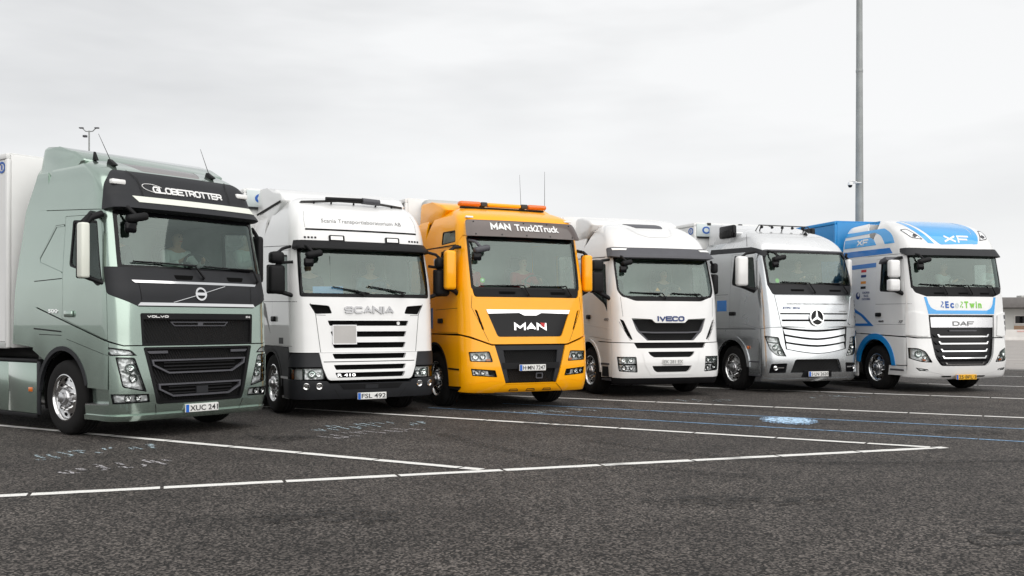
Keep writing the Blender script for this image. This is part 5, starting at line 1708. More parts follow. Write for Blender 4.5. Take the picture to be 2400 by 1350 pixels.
    bar = tube('roof_bar', [(-.72, 1.30, 3.64), (-.66, 1.25, 3.775), (.70, 1.25, 3.775), (.78, 1.30, 3.64)], .013, 'steel_dark', root)
    for k in range(5):
        u = -.56 + .28 * k
        lathe('roof_lamp', [(0, -.02), (.026, -.015), (.034, .02), (0, .03)], 'black_plastic', bar, n=14, axis='y', loc=(u, 1.27, 3.735))
    for u in (-.6, 0, .6):
        tube('bar_foot', [(u, 1.25, 3.775), (u, 1.32, 3.62)], .014, 'black_plastic', bar)
    # corner deflectors
    c.both('corner_deflector', [q_(.30, 1.46), q_(.30, 2.16, .05), f(-1.20, 2.2, .04), f(-1.03, 2.12, .05), f(-.905, 1.52, .03), f(-.98, 1.48)], P, off=.018, th=.04)
    for k in range(6):
        z = 2.02 - .09 * k
        c.patch('deflector_slot', [qr(.15, z + .03), qr(.29, z + .03), qr(.29, z - .03), qr(.15, z - .03)], 'void_black', off=.021, th=.004)
    arch = arch_poly(c, 1.44, .53, .67)
    c.both('wing', [d(.34, .38), d(.34, 1.39), d(2.18, 1.385), d(2.18, .85), d(1.9, .6), d(.9, .4)], P, holes=[arch], th=.04, off=.004)
    arch_trim(c, 1.44, .53, .62, .72, P, a0=-5, a1=178, off=.022)
    c.lines('panel_seam', [d(.34, 1.395), d(2.18, 1.39)], .010)
    c.lines('body_crease', [d(2.1, 1.55), d(1.0, 1.50), d(.34, 1.38)], .03, mat=P, off=.010)
    for s in (-1, 1):
        box('side_marker', (s * 1.285 - .012, .74, .95), (s * 1.285 + .012, .80, 1.02), 'amber', root, bev=.006)
    for z in (.36, .66):
        c.both('entry_step', [d(.37, z), d(.37, z + .03), d(.78, z + .03), d(.78, z)], 'slate_plastic', off=.012, th=.1)
    c.both('door_sign', [d(1.66, 2.05), d(2.05, 2.05), d(2.05, 1.80), d(1.66, 1.80)], 'paint_blue', off=.003, th=.003)
    c.lines('panel_seam', [d(1.6, 2.18), d(2.14, 2.18), d(2.14, 1.5)], .007)
    for s in (-1, 1):
        k = 0 if s < 0 else -.13
        mirror_unit(c, s, 1.40 + k, 1.68 + k * 2, .55, 2.34, 3.0, 'paint_white_warm', arms=[(2.98, 3.10, .55, .03), (2.36, 2.24, .55, .045)], depth=.17, bev=.06, arm_u=1.22)
    front_mirror(c, -.86, 2.98, w=.34)
    wiper(c, (.0, 2.19), (-.14, 2.40), (-.80, 2.425), (-.18, 2.40))
    wiper(c, (.92, 2.19), (.76, 2.40), (.08, 2.41), (.72, 2.395))
    p = c.pt(f(.38, 3.55), .01)[0]
    antenna(c, p, .16, (0, 0), base=False)
    lathe('roof_aerial', [(0, .06), (.04, .03), (.05, -.02)], 'black_plastic', root, n=12, axis='z', loc=tuple(p))
    antenna(c, (-1.22, .9, 3.24), .28, (0, .02), base=False)
    c.patch('round_sticker', circle(f(-.88, 2.46)[:2], .05, 14), 'ink_green', off=-.02, th=.003, g=.03)
    cab_shell(c, [shrink(wind, -.01), win, mir(win)], paint_m=P, zback=(1.2, 3.65), z0=2.0, z1=3.14)
    sz = interior(c, 2.37)
    chassis(c, 1.44, skirt=(P, 2.15, 4.6, .28, .95))
    return c, sz


# ------------------------------------------------------------------ white and blue truck
def truck_blue_graphics():
    root = new_truck('white truck with blue stripes and black visor, rightmost of the row', (9.95, 21.53, R(14)))
    c = Cab(root, 1.27, 2.85,
            [(.26, .18), (.36, .06), (.5, .02), (.7, .0), (1.2, .04), (1.95, .10), (3.0, .28), (3.2, .33), (3.45, .48), (3.65, .74), (3.82, 1.15), (3.92, 1.6), (3.97, 2.1)],
            [(.26, .03), (.7, .0), (2.0, .0), (2.95, .04), (3.3, .07), (3.6, .12), (3.8, .22), (3.92, .42), (3.97, .65)], 3.97, bulge=.12, r=.28)
    f, d, e, q_, qr = c.f, c.d, c.e, c.q, c.qr
    P = 'paint_white'
    Bl, Bd = 'paint_blue_light', 'paint_blue'
    wind = [f(-1.13, 3.02, .05), f(1.13, 3.02, .05), f(1.14, 2.31, .06), f(-1.14, 2.31, .06)]
    cowl = [f(-1.14, 2.305), f(1.14, 2.305), f(1.10, 2.20, .05), f(.86, 2.115), f(-.86, 2.115), f(-1.10, 2.20, .05)]
    gr = [f(-.84, 1.705), f(.84, 1.705), f(.82, 1.25), f(.74, .78, .08), f(.60, .585, .08), f(-.60, .585, .08), f(-.74, .78, .08), f(-.82, 1.25)]
    door = [q_(.27, 1.50), d(1.42, 1.50), d(1.42, 2.99, .03), q_(.27, 2.97, .03)]
    win = [q_(.37, 2.89, .05), d(1.26, 2.92, .05), d(1.28, 2.25, .06), q_(.37, 2.20, .06)]
    dh = doors(c, door, win, c.d(1.30, 1.72), P)
    body = [d(2.19, 1.30), d(.245, 1.235), f(-1.1, 1.215), f(1.1, 1.215), e(.245, 1.235), e(2.19, 1.30), e(2.19, 3.08), f(1.0, 3.055), f(-1.0, 3.055), d(2.19, 3.08)]
    c.patch('cab_body', body, P, holes=[grow(wind, .03), grow(cowl, .005), gr] + dh, th=.05)
    c.patch('windshield_surround', grow(wind, .028), 'gloss_black', holes=[shrink(wind, .02)], off=-.004, th=.03)
    c.patch('windshield', wind, 'glass', off=-.012, th=0, wall=False)
    c.patch('cowl_panel', cowl, 'black_plastic', off=-.002, th=.03)
    for u in (-.55, .05, .62):
        c.patch('cleaning_step', [f(u - .13, 2.20, .01), f(u + .13, 2.20, .01), f(u + .12, 2.16, .01), f(u - .12, 2.16, .01)], 'void_black', off=.001, th=.002)
    # blue band under the windshield
    c.patch('blue_band', [f(-.92, 2.10), f(-.86, 2.10), f(-.82, 1.95), f(-.76, 1.85, .06), f(-.64, 1.805), f(.64, 1.805), f(.76, 1.85, .06), f(.82, 1.95), f(.86, 2.10), f(.92, 2.10), f(.84, 1.725), f(-.84, 1.725)], Bl, off=.004, th=.004)
    lx = -.54
    for (s_, w, m, h, dz) in (('?', .075, 'ink_blue', .15, 0), ('E', .085, 'ink_blue', .15, 0), ('c', .09, 'ink_blue', .115, -.0175), ('o', .09, 'ink_pale', .115, -.0175),
                              ('?', .075, 'ink_green', .15, 0), ('T', .10, 'ink_green', .15, 0), ('w', .13, 'ink_green', .11, -.02), ('i', .028, 'ink_green', .15, 0), ('n', .09, 'ink_green', .11, -.02)):
        if s_ == '?':
            # a mark of two nested road bends
            cx = f(lx + w / 2, 1.93)[0]
            col = m
            c.patch('logo_mark', [(cx - .03, 1.995), (cx + .005, 2.005), (cx + .03, 1.985), (cx + .03, 1.95), (cx - .005, 1.92), (cx - .012, 1.90), (cx - .035, 1.86), (cx - .037, 1.90), (cx - .02, 1.925), (cx + .008, 1.955), (cx + .008, 1.98)], col, off=.005, th=.003, g=.05)
            c.patch('logo_mark', [(cx + .01, 1.90), (cx + .035, 1.885), (cx + .03, 1.86), (cx + .004, 1.865)], col, off=.005, th=.003, g=.05)
        else:
            c.text('band_lettering', s_, (f(lx + w / 2, 1.93)[0], 1.93 + dz), w, h, m, bold=.04, depth=.003, off=.005)
        lx += w + .035
    # grille
    g1 = c.patch('grille', gr, 'gloss_black', off=-.05, th=0, wall=False)
    c.patch('badge_panel', [f(-.80, 1.655, .02), f(.80, 1.655, .02), f(.79, 1.43, .02), f(-.79, 1.43, .02)], 'brushed_metal', off=-.004, th=.04, par=g1)
    c.letters('maker_lettering', 'DAF', f(0, 1.515), .54, .10, 'ink_grey', .022, off=-.002, depth=.008, par=g1)
    c.patch('grille_inner_bar', [f(-.36, 1.375, .01), f(.36, 1.375, .01), f(.34, 1.345, .01), f(-.34, 1.345, .01)], 'slate_plastic', off=-.02, th=.02, par=g1)
    for (z, w) in ((1.235, .66), (1.08, .64), (.915, .60), (.765, .57), (.625, .50)):
        c.patch('grille_slat', [f(-w - .1, z + .055), f(w + .1, z + .055), f(w + .02, z - .02), f(-w - .02, z - .02)], 'black_plastic', off=-.012, th=.03, par=g1,
                fn=lambda s, q, zc=z: -.03 * max(-1, min(1, (q - zc) / .05)))
        c.patch('slat_trim', [f(-w, z + .045), f(-w + .035, z + .045), f(-w + .065, z + .008), f(w - .065, z + .008), f(w - .035, z + .045), f(w, z + .045), f(w - .04, z - .018), f(-w + .04, z - .018)], 'chrome', off=.010, th=.012, par=g1)
    # bumper
    hl = [d(.28, .985), f(-1.1, .975, .05), f(-.95, .905, .05), f(-.80, .665, .03), f(-1.05, .68, .05), d(.26, .76)]
    fog = [f(-1.15, .555), f(-.90, .52, .02), f(-.86, .475, .02), f(-1.08, .485, .02)]
    bump = [d(.32, .40), d(.32, 1.22), f(-1.12, 1.19), f(-.86, 1.19), f(.86, 1.19), f(1.12, 1.19), e(.32, 1.22), e(.32, .40), e(.55, .355), f(1.0, .335), f(.48, .30), f(-.48, .30), f(-1.0, .335), d(.55, .355)]
    b = c.patch('bumper', bump, P, holes=[gr, grow(hl, .003), grow(mir(hl), .003), fog, mir(fog)], off=.010, th=.05)
    c.line('bumper_gap', [f(-1.0, 1.205), f(-.86, 1.20)], .02, off=.006)
    headlight(c, hl, [(f(-1.1, .85)[0], .85, .07), (f(-.95, .78)[0], .78, .045)], amber=[f(-1.03, .74), f(-.96, .74), f(-.93, .70), f(-1.0, .70)])
    headlight(c, fog, [], name='fog_lamp', depth=.02)
    c.line('bumper_crease', [f(-.95, .50), f(-.62, .43), f(-.48, .385), f(.48, .385), f(.62, .43), f(.95, .50)], .012, mat=P, off=.016)
    c.both('lip_slot', [f(-.56, .375), f(-.32, .375), f(-.32, .35), f(-.53, .35)], 'void_black', off=.013, th=.003)
    plate(c, .345, .52, .11, '25·BFL·3', mat='plate_yellow', ink='ink', label='yellow number plate below the white bumper', t=.0)
    c.both('corner_deflector', [d(.34, 1.27), d(.34, 1.74, .05), f(-1.15, 1.77), f(-.92, 1.72, .05), f(-.87, 1.25), f(-1.0, 1.235)], P, off=.03, th=.05)
    for k in range(3):
        z = 1.66 - .13 * k
        c.patch('deflector_slot', [e(.18, z + .045), e(.27, z + .045), e(.27, z - .045), e(.18, z - .045)], 'slate_plastic', off=.033, th=.004)
    # visor and roof
    def vfn(s, z):
        return max(0, min(1, (1.38 - abs(s)) / .12)) * (.02 + .08 * max(0, min(1, (3.2 - z) / .20)))
    c.patch('sun_visor', [f(-1.23, 3.10), f(-1.23, 3.19, .03), f(-.55, 3.17), f(.55, 3.17), f(1.23, 3.19, .03), f(1.23, 3.0), f(-1.13, 3.0)], 'grey_plastic', off=0, th=.10, fn=vfn, gz=.04)
    roof = [d(2.19, 3.09), f(-1.0, 3.065), f(1.0, 3.065), e(2.19, 3.09), e(2.19, 3.969), d(2.19, 3.969)]
    c.patch('roof', roof, P, th=.02, g=.08, gz=.025)
    c.both('side_fairing', [d(2.2, 1.35), d(2.84, 1.38), d(2.84, 3.5), d(2.78, 3.86, .08), d(2.2, 3.90)], P, th=.03, off=-.003)
    # roof graphics
    c.patch('roof_graphic', [f(-.58, 3.90), f(.62, 3.90), f(.62, 3.52), f(.55, 3.30, .08), f(-.36, 3.27, .06), f(-.50, 3.42)], Bl, off=.004, th=.003, gz=.03)
    c.both('roof_graphic', [f(-.82, 3.85), f(-.68, 3.88), f(-.63, 3.52), f(-.50, 3.29), f(-.64, 3.30), f(-.74, 3.46)], Bl, off=.004, th=.003, gz=.03)
    c.letters('roof_lettering', 'XF', f(.12, 3.405), .72, .17, 'white_decal', .040, shear=.3, depth=.003, off=.006)
    lamp = [f(-1.07, 3.62, .04), f(-.93, 3.64, .04), f(-.73, 3.38, .03), f(-.98, 3.42, .04)]
    for q in (lamp, mir(lamp)):
        o = c.patch('roof_lamp', q, 'reflector', off=.006, th=.02)
        ring(c, 'lamp_frame', q, .014, 'slate_plastic', off=.010, th=.02, par=o)
        sg = -1 if q is lamp else 1
        p, n = c.pt(f(sg * .88, 3.47), .01)
        l_ = lathe('lamp_bowl', [(.05, .012), (.04, .0), (0, .008)], 'slate_plastic', o, n=14, axis='z')
        l_.matrix_local = Matrix.Translation(p) @ Vector((0, 0, 1)).rotation_difference(n).to_matrix().to_4x4()
    for sg in (1, -1):
        M = (lambda q: q) if sg == 1 else mir
        c.patch('side_graphic', M([d(2.80, 3.33), d(1.50, 3.33), d(1.64, 3.48, .06), d(1.8, 3.53, .05), d(2.80, 3.53)]), Bl, off=.004, th=.003, gz=.03)
        c.patch('side_graphic', M([d(2.80, 3.60), d(1.62, 3.63, .06), d(1.38, 3.55, .08), d(1.18, 3.33), d(.82, 3.33), d(1.02, 3.58, .08), d(1.3, 3.70, .06), d(2.80, 3.70)]), Bl, off=.004, th=.003, gz=.03)
        c.patch('side_graphic', M([d(2.80, 3.10), d(.86, 3.10), d(.98, 3.23), d(2.80, 3.24)]), Bd, off=.004, th=.003)
        c.patch('side_graphic', M([d(2.80, 2.80), d(1.45, 2.82), d(1.45, 2.92), d(2.80, 2.90)]), Bd, off=.004, th=.003)
        c.letters('side_lettering', 'XF', (sg * d(2.05, 3.43)[0], 3.43), .52, .14, 'white_decal', .034, shear=.3, depth=.003, off=.006)
        for (z, m) in ((2.75, 'ink_red'), (2.63, 'ink_navy'), (2.48, 'ink_orange'), (2.36, 'ink')):
            c.patch('partner_logo', M([d(2.02, z + .03), d(1.82, z + .03), d(1.82, z - .03), d(2.02, z - .03)]), m, off=.003, th=.003)
        c.patch('event_emblem', M(circle(d(2.12, 2.17)[:2], .085, 18)), 'ink_navy', holes=[M(circle((d(2.12, 2.17)[0] + .02, 2.20), .045, 14))], off=.003, th=.003, g=.03)
        for k, w in enumerate(('EUROPEAN', 'TRUCK', 'PLATOONING')):
            c.text('event_lettering', w, (sg * d(1.80, 2.24)[0], 2.24 - .075 * k), .028 * len(w) + .06, .05, 'ink_navy', depth=.002, off=.003)
        c.patch('side_graphic', M([d(2.80, 1.85), d(2.25, 1.87), d(1.90, 1.72, .08), d(1.50, 1.46), d(2.80, 1.46), d(2.80, 1.52), d(1.72, 1.52), d(2.0, 1.70, .05), d(2.28, 1.80), d(2.80, 1.79)]), Bd, off=.004, th=.003)
        c.text('door_badge', 'XF', (sg * d(.50, 1.56)[0], 1.56), .16, .06, 'ink_grey', bold=.02, shear=.2)
        c.text('door_badge', '460', (sg * d(1.22, 1.57)[0], 1.57), .2, .045, 'ink', bold=.02)
    arch = arch_poly(c, 1.44, .53, .67)
    c.both('wing', [d(.33, .60), d(.33, 1.21), d(2.19, 1.28), d(2.19, .95), d(1.9, .6), d(.9, .5), d(.85, .60)], P, holes=[arch], th=.04, off=.006)
    arch_trim(c, 1.44, .53, .63, .76, 'paint_blue_mid', a0=8, a1=176, off=.018)
    c.both('step_panel', [d(.33, .37), d(.33, .58), d(.92, .58), d(.98, .37)], P, off=.0, th=.1)
    c.both('entry_step', [d(.40, .47), d(.40, .51), d(.88, .51), d(.90, .47)], 'slate_plastic', off=.006, th=.02)
    c.lines('panel_seam', [d(.25, 1.95), d(1.42, 1.96)], .006)
    for s in (-1, 1):
        k, t_ = (0, .38) if s < 0 else (-.09, .72)
        mirror_unit(c, s, 1.34 + k, 1.60 + k * 2.6, t_, 2.53, 2.92, P, arms=[(2.90, 2.98, .55, .035), (2.26, 2.16, .45, .05)], second=(1.34 + k, 1.60 + k * 2.6, 2.23, 2.50, P), depth=.17, bev=.05)
        if s < 0:
            prism('mirror_hood', [(.50, 2.90), (.85, 2.84), (.80, 2.93), (.6, 3.0)], -1.6, -1.27, 'slate_plastic', root, bev=.02)
    front_mirror(c, -.92, 2.93, w=.32)
    wiper(c, (-.38, 2.16), (-.48, 2.35), (-1.0, 2.38), (-.5, 2.35))
    wiper(c, (.25, 2.16), (.14, 2.35), (-.40, 2.37), (.12, 2.345))
    wiper(c, (.88, 2.16), (.78, 2.35), (.28, 2.37), (.78, 2.34))
    cab_shell(c, [shrink(wind, -.01), win, mir(win)], paint_m=P, zback=(1.2, 3.88), z0=1.95, z1=3.05)
    sz = interior(c, 2.31)
    chassis(c, 1.44, skirt=(P, 2.15, 4.6, .28, .98))
    return c, sz

TR = {}
TR['green'] = truck_green()
TR['bumper'] = truck_white_bumper()
TR['orange'] = truck_orange()
TR['visor'] = truck_white_visor()
TR['silver'] = truck_silver()
TR['blue'] = truck_blue_graphics()


# ------------------------------------------------------------------ semi-trailers
def trailer(pose, label, mat, t0=2.95, z1=4.0, header=None, logo=None, tarp=None, length=13.4, hw=1.275):
    x, y, a = pose
    root = empty('semi_trailer', (x - t0 * math.sin(a), y + t0 * math.cos(a), 0), a)
    tag(root, label, 'trailer', 'semi-trailers behind the parked trucks')
    L_ = length
    z0 = 1.16
    box('front_wall', (-hw + .045, 0.0, z0), (hw - .045, .06, z1 - .03), mat, root, bev=.01)
    for s in (-1, 1):
        u0, u1 = sorted((s * (hw - .04), s * hw))
        n = 6
        for k in range(n):
            a0, a1 = .075 + (L_ - .15) * k / n, .075 + (L_ - .15) * (k + 1) / n - .006
            box('side_panel', (u0, a0, z0 + .09), (u1, a1, z1 - .09), tarp or mat, root, bev=.004, seg=1)
        box('corner_post', (u0 - .02, -.005, z0), (u1 + .004, .07, z1 - .085), mat, root, bev=.02)
        box('top_rail', (u0 - .02, .02, z1 - .085), (u1 + .006, L_, z1 - .005), mat, root, bev=.015)
        box('bottom_rail', (u0 - .02, .02, z0 - .01), (u1 + .006, L_, z0 + .085), 'trailer_grey', root, bev=.012)
        box('landing_leg', (s * .75 - .06, 2.6, .18), (s * .75 + .06, 2.74, z0 - .02), 'steel_dark', root, bev=.01)
        box('leg_foot', (s * .75 - .14, 2.52, .10), (s * .75 + .14, 2.82, .17), 'steel_dark', root, bev=.01)
        for k in range(2):
            box('side_guard', (s * 1.22 - .015, 3.4, .50 + .3 * k), (s * 1.22 + .015, 8.4, .62 + .3 * k), 'brushed_metal', root, bev=.006)
        for t in (9.0, 10.3, 11.6):
            wheel(root, (s * 1.23, t, .508), flip=(s > 0))
        box('rear_door', (min(0.005 * s, s * (hw - .05)), L_, z0 + .02), (max(0.005 * s, s * (hw - .05)), L_ + .05, z1 - .03), mat, root, bev=.01)
        box('frame_rail', (s * .45 - .05, .3, .92), (s * .45 + .05, L_ - .2, 1.14), 'steel_dark', root, bev=.01)
    for t in (9.0, 10.3, 11.6):
        tube('axle', [(-1.0, t, .51), (1.0, t, .51)], .07, 'steel_dark', root)
    box('roof_panel', (-hw + .03, .02, z1 - .03), (hw - .03, L_, z1 + .004), mat, root, bev=.004, seg=1)
    box('floor', (-hw + .03, .02, z0 - .008), (hw - .03, L_ - .01, z0 + .03), 'steel_dark', root, bev=0)
    if header:
        h = box('header_band', (-hw + .03, -.03, z1 - .34), (hw - .03, -.004, z1 - .03), header, root, bev=.01)
        for k in range(3):
            box('header_clip', (-.9 + .9 * k - .05, -.04, z1 - .06), (-.9 + .9 * k + .05, -.008, z1 - .0), 'steel_dark', h, bev=.004)
        box('header_slot', (-hw + .05, -.05, z1 - .38), (hw - .05, -.006, z1 - .345), 'ink', h, bev=0)
        if logo:
            ring_t(root, (-.98, -.034, z1 - .18), .09, logo)
    if logo:
        for s in (-1, 1):
            b0, b1 = sorted((s * (hw + .001), s * (hw + .006)))
            V, F = [], []
            for k in range(20):
                g = 2 * math.pi * k / 20
                for r_ in (.085, .055):
                    V.append((s * (hw + .008), .19 + r_ * 1.35 * math.cos(g), z1 - .20 + r_ * math.sin(g)))
            for k in range(20):
                j = (k + 1) % 20
                F.append((2 * k, 2 * k + 1, 2 * j + 1, 2 * j))
            o = mesh('trailer_logo', V, F, logo, root)
            box('logo_stem', (s * (hw + .006) - .003, .175, z1 - .235), (s * (hw + .006) + .003, .205, z1 - .165), logo, o, bev=0)
    return root


def ring_t(parent, c_, r_, mat):
    V, F = [], []
    for k in range(20):
        g = 2 * math.pi * k / 20
        for q in (r_, r_ * .6):
            V.append((c_[0] + q * 1.3 * math.cos(g), c_[1], c_[2] + q * math.sin(g)))
    for k in range(20):
        j = (k + 1) % 20
        F.append((2 * k, 2 * k + 1, 2 * j + 1, 2 * j))
    return mesh('trailer_logo', V, F, mat, parent)


trailer((-4.23, 13.42, R(52.2)), 'white box trailer behind the pale green truck, at the left edge', 'trailer_white', t0=2.86, z1=3.98, logo='ink_blue')
trailer((-2.30, 16.05, R(30)), 'white trailer with pale blue header behind the white truck with dark bumper', 'trailer_white', t0=3.0, z1=4.0, header='ink_pale', logo='ink_blue')
t3 = trailer((.35, 17.26, R(26.4)), 'grey tarpaulin trailer behind the orange truck', 'trailer_white', t0=2.9, z1=3.98, tarp='tarp')
box('cooling_unit', (-1.0, -.34, 3.2), (1.0, -.005, 3.95), 'trailer_grey', t3, bev=.12, seg=3)
trailer((3.31, 20.25, R(19)), 'white trailer behind the white truck with dark sun visor', 'trailer_white', t0=2.95, z1=3.98)
trailer((6.72, 21.56, R(20.8)), 'white trailer with pale header behind the silver truck', 'trailer_white', t0=3.0, z1=3.98, header='ink_pale', logo='ink_blue')
trailer((9.95, 21.53, R(14)), 'blue trailer behind the white and blue truck', 'trailer_blue', t0=3.05, z1=4.05)


# ------------------------------------------------------------------ people in the cabs
def skin_mesh(name, verts, edges, radii, mat, sub=1):
    me = bpy.data.meshes.new(name)
    me.from_pydata(verts, edges, [])
    ob = bpy.data.objects.new(name, me)
    COL.objects.link(ob)
    ob.modifiers.new('skin', 'SKIN')
    ob.modifiers['skin'].use_smooth_shade = True
    for i, sv in enumerate(me.skin_vertices[0].data):
        r_ = radii[i]
        sv.radius = r_ if isinstance(r_, tuple) else (r_, r_)
        sv.use_root = (i == 0)
    ss = ob.modifiers.new('sub', 'SUBSURF')
    ss.levels = ss.render_levels = sub
    dg = bpy.context.evaluated_depsgraph_get()
    out = bpy.data.meshes.new_from_object(ob.evaluated_get(dg))
    bpy.data.objects.remove(ob)
    out.materials.clear()
    out.materials.append(MATS[mat])
    out.polygons.foreach_set('use_smooth', [True] * len(out.polygons))
    return out


def person_parts(drive):
    """seated figure, hips at the origin, facing -y"""
    V, E, Rd = [], [], []

    def add(p, r_, par=None):
        V.append(p)
        Rd.append(r_)
        if par is not None:
            E.append((par, len(V) - 1))
        return len(V) - 1
    hip = add((0, 0, .10), (.17, .14))
    bel = add((0, .02, .26), (.155, .12), hip)
    che = add((0, .05, .44), (.17, .125), bel)
    upp = add((0, .06, .55), (.13, .10), che)
    nek = add((0, .05, .64), (.055, .055), upp)
    jaw = add((0, .03, .70), (.062, .070), nek)
    fac = add((0, .015, .77), (.074, .090), jaw)
    crn = add((0, .03, .85), (.060, .075), fac)
    add((0, -.085, .765), .014, fac)
    for s in (-1, 1):
        add((s * .082, .03, .765), .016, fac)
        sh = add((s * .19, .06, .535), .068, upp)
        if drive:
            el = add((s * .27, -.10, .33), .046, sh)
            wr = add((s * .19, -.34, .40), .030, el)
            ha = add((s * .17, -.40, .42), (.028, .036), wr)
            d_ = Vector((-.25 * s, -.55, .6))
        else:
            el = add((s * .25, -.02, .26), .046, sh)
            wr = add((s * .14, -.25, .20), .030, el)
            ha = add((s * .12, -.31, .20), (.036, .026), wr)
            d_ = Vector((-.2 * s, -.95, .05))
        base = Vector(V[ha])
        for k in range(4):
            o_ = Vector((0, 0, .014 * (k - 1.5))) if drive else Vector((.016 * (k - 1.5), 0, 0))
            ln = (.055, .065, .06, .045)[k]
            f1 = add(tuple(base + o_ + d_.normalized() * ln * .6), .0085, ha)
            add(tuple(base + o_ + d_.normalized() * ln + Vector((-.02 * s, .012, 0))), .008, f1)
        t1 = add(tuple(base + Vector((-s * .03, .0, .025))), .010, ha)
        add(tuple(base + Vector((-s * .05, -.02, .045))), .009, t1)
        kn = add((s * .13, -.46, .12), .085, hip)
        an = add((s * .14, -.55, -.32), .05, kn)
        add((s * .14, -.68, -.38), .042, an)
    body = skin_mesh('person', V, E, Rd, 'skin')
    # clothes follow the same joints, a little fuller
    idx = {p: i for i, p in enumerate(V)}

    def sub(keep, grow_, nm, mat):
        mp = {}
        v2, r2 = [], []
        for i in keep:
            mp[i] = len(v2)
            v2.append(V[i])
            r_ = Rd[i]
            r2.append(tuple(q + grow_ for q in r_) if isinstance(r_, tuple) else r_ + grow_)
        e2 = [(mp[a_], mp[b_]) for a_, b_ in E if a_ in mp and b_ in mp]
        return skin_mesh(nm, v2, e2, r2, mat)
    arms = []
    legs = []
    for i, p in enumerate(V):
        pass
    top = [hip, bel, che, upp]
    for i, (a_, b_) in enumerate(E):
        if a_ == upp and abs(V[b_][0]) > .1:
            top.append(b_)
            el = [q for (p, q) in E if p == b_][0]
            wr = [q for (p, q) in E if p == el][0]
            top += [el, wr]
        if a_ == hip and abs(V[b_][0]) > .1:
            legs += [b_, [q for (p, q) in E if p == b_][0]]
    shirt = sub(sorted(top), .014, 'shirt', 'shirt_dark')
    trous = sub([hip] + sorted(legs), .012, 'trousers', 'trousers')
    bm = bmesh.new()
    bmesh.ops.create_icosphere(bm, subdivisions=3, radius=1)
    for v in list(bm.verts):
        if v.co.z < -.05 and v.co.y < .25 or (v.co.y < -.55 and v.co.z < .45) or v.co.z < -.6:
            bm.verts.remove(v)
    for v in bm.verts:
        k = 1 + .03 * math.sin(9 * v.co.x + 7 * v.co.z)
        v.co = Vector((v.co.x * .088 * k, .04 + v.co.y * .108 * k, .80 + v.co.z * .105 * k))
    hm_ = bpy.data.meshes.new('hair')
    bm.to_mesh(hm_)
    bm.free()
    hm_.materials.append(MATS['hair_brown'])
    hm_.polygons.foreach_set('use_smooth', [True] * len(hm_.polygons))
    bm = bmesh.new()
    bmesh.ops.create_uvsphere(bm, u_segments=8, v_segments=6, radius=.011)
    em = bpy.data.meshes.new('eye')
    bm.to_mesh(em)
    bm.free()
    em.materials.append(MATS['ink'])
    bm = bmesh.new()
    bmesh.ops.create_cube(bm, size=1, matrix=Matrix.Diagonal((.045, .012, .009, 1)))
    mm = bpy.data.meshes.new('mouth')
    bm.to_mesh(mm)
    bm.free()
    mm.materials.append(MATS['ink_red'])
    return body, shirt, trous, hm_, em, mm


PERSON = {True: person_parts(True), False: person_parts(False)}


def tint(me, mat):
    m = me.copy()
    m.materials.clear()
    m.materials.append(MATS[mat])
    return m


def person(truck, u, drive, shirt, hair, label, turn=0.0, t=1.42):
    c, sz = truck
    body, sh, tr, hm_, em, mm = PERSON[drive]
    loc = c.root.matrix_world @ Vector((0, 0, 0))
    a = c.root.rotation_euler[2]
    x0, y0 = c.root.location[0], c.root.location[1]
    o = link('person', body)
    o.location = (x0 + u * math.cos(a) - t * math.sin(a), y0 + u * math.sin(a) + t * math.cos(a), sz - .04)
    o.rotation_euler = (0, 0, a + turn)
    tag(o, label, 'person', 'people sitting in the cabs')
    link('shirt', tint(sh, shirt), o)
    link('trousers', tr, o)
    link('hair', tint(hm_, hair), o)
    for s in (-1, 1):
        e_ = link('eye', em, o)
        e_.location = (s * .032, -.068, .785)
    m_ = link('mouth', mm, o)
    m_.location = (0, -.062, .722)
    return o


person(TR['green'], .56, True, 'shirt_white', 'hair_brown', 'person in a pale shirt at the wheel of the pale green truck')
person(TR['green'], -.58, False, 'shirt_dark', 'hair_grey', 'grey-haired person in the passenger seat of the pale green truck', turn=R(-25), t=1.28)
person(TR['bumper'], .56, True, 'shirt_blue', 'hair_brown', 'person driving the white truck with dark bumper')
person(TR['bumper'], -.58, False, 'shirt_dark', 'hair_brown', 'passenger in dark clothes in the white truck with dark bumper')
person(TR['orange'], .56, True, 'shirt_red', 'hair_brown', 'person in a red shirt driving the orange truck')
person(TR['orange'], -.58, False, 'shirt_red', 'hair_brown', 'passenger in red beside the driver of the orange truck')
person(TR['visor'], .56, True, 'shirt_dark', 'hair_brown', 'person in dark clothes driving the white truck with grey visor')
person(TR['silver'], .56, True, 'shirt_dark', 'hair_brown', 'person driving the silver truck')
person(TR['blue'], .56, True, 'shirt_white', 'hair_brown', 'person in a white shirt driving the white and blue truck', turn=R(20))


# ------------------------------------------------------------------ ground and its markings
gm = mesh('ground', [(-1500, -1500, 0), (1500, -1500, 0), (1500, 1500, 0), (-1500, 1500, 0)], [(0, 1, 2, 3)], 'asphalt')
tag(gm, 'dark grey asphalt of the open truck park', kind='structure')


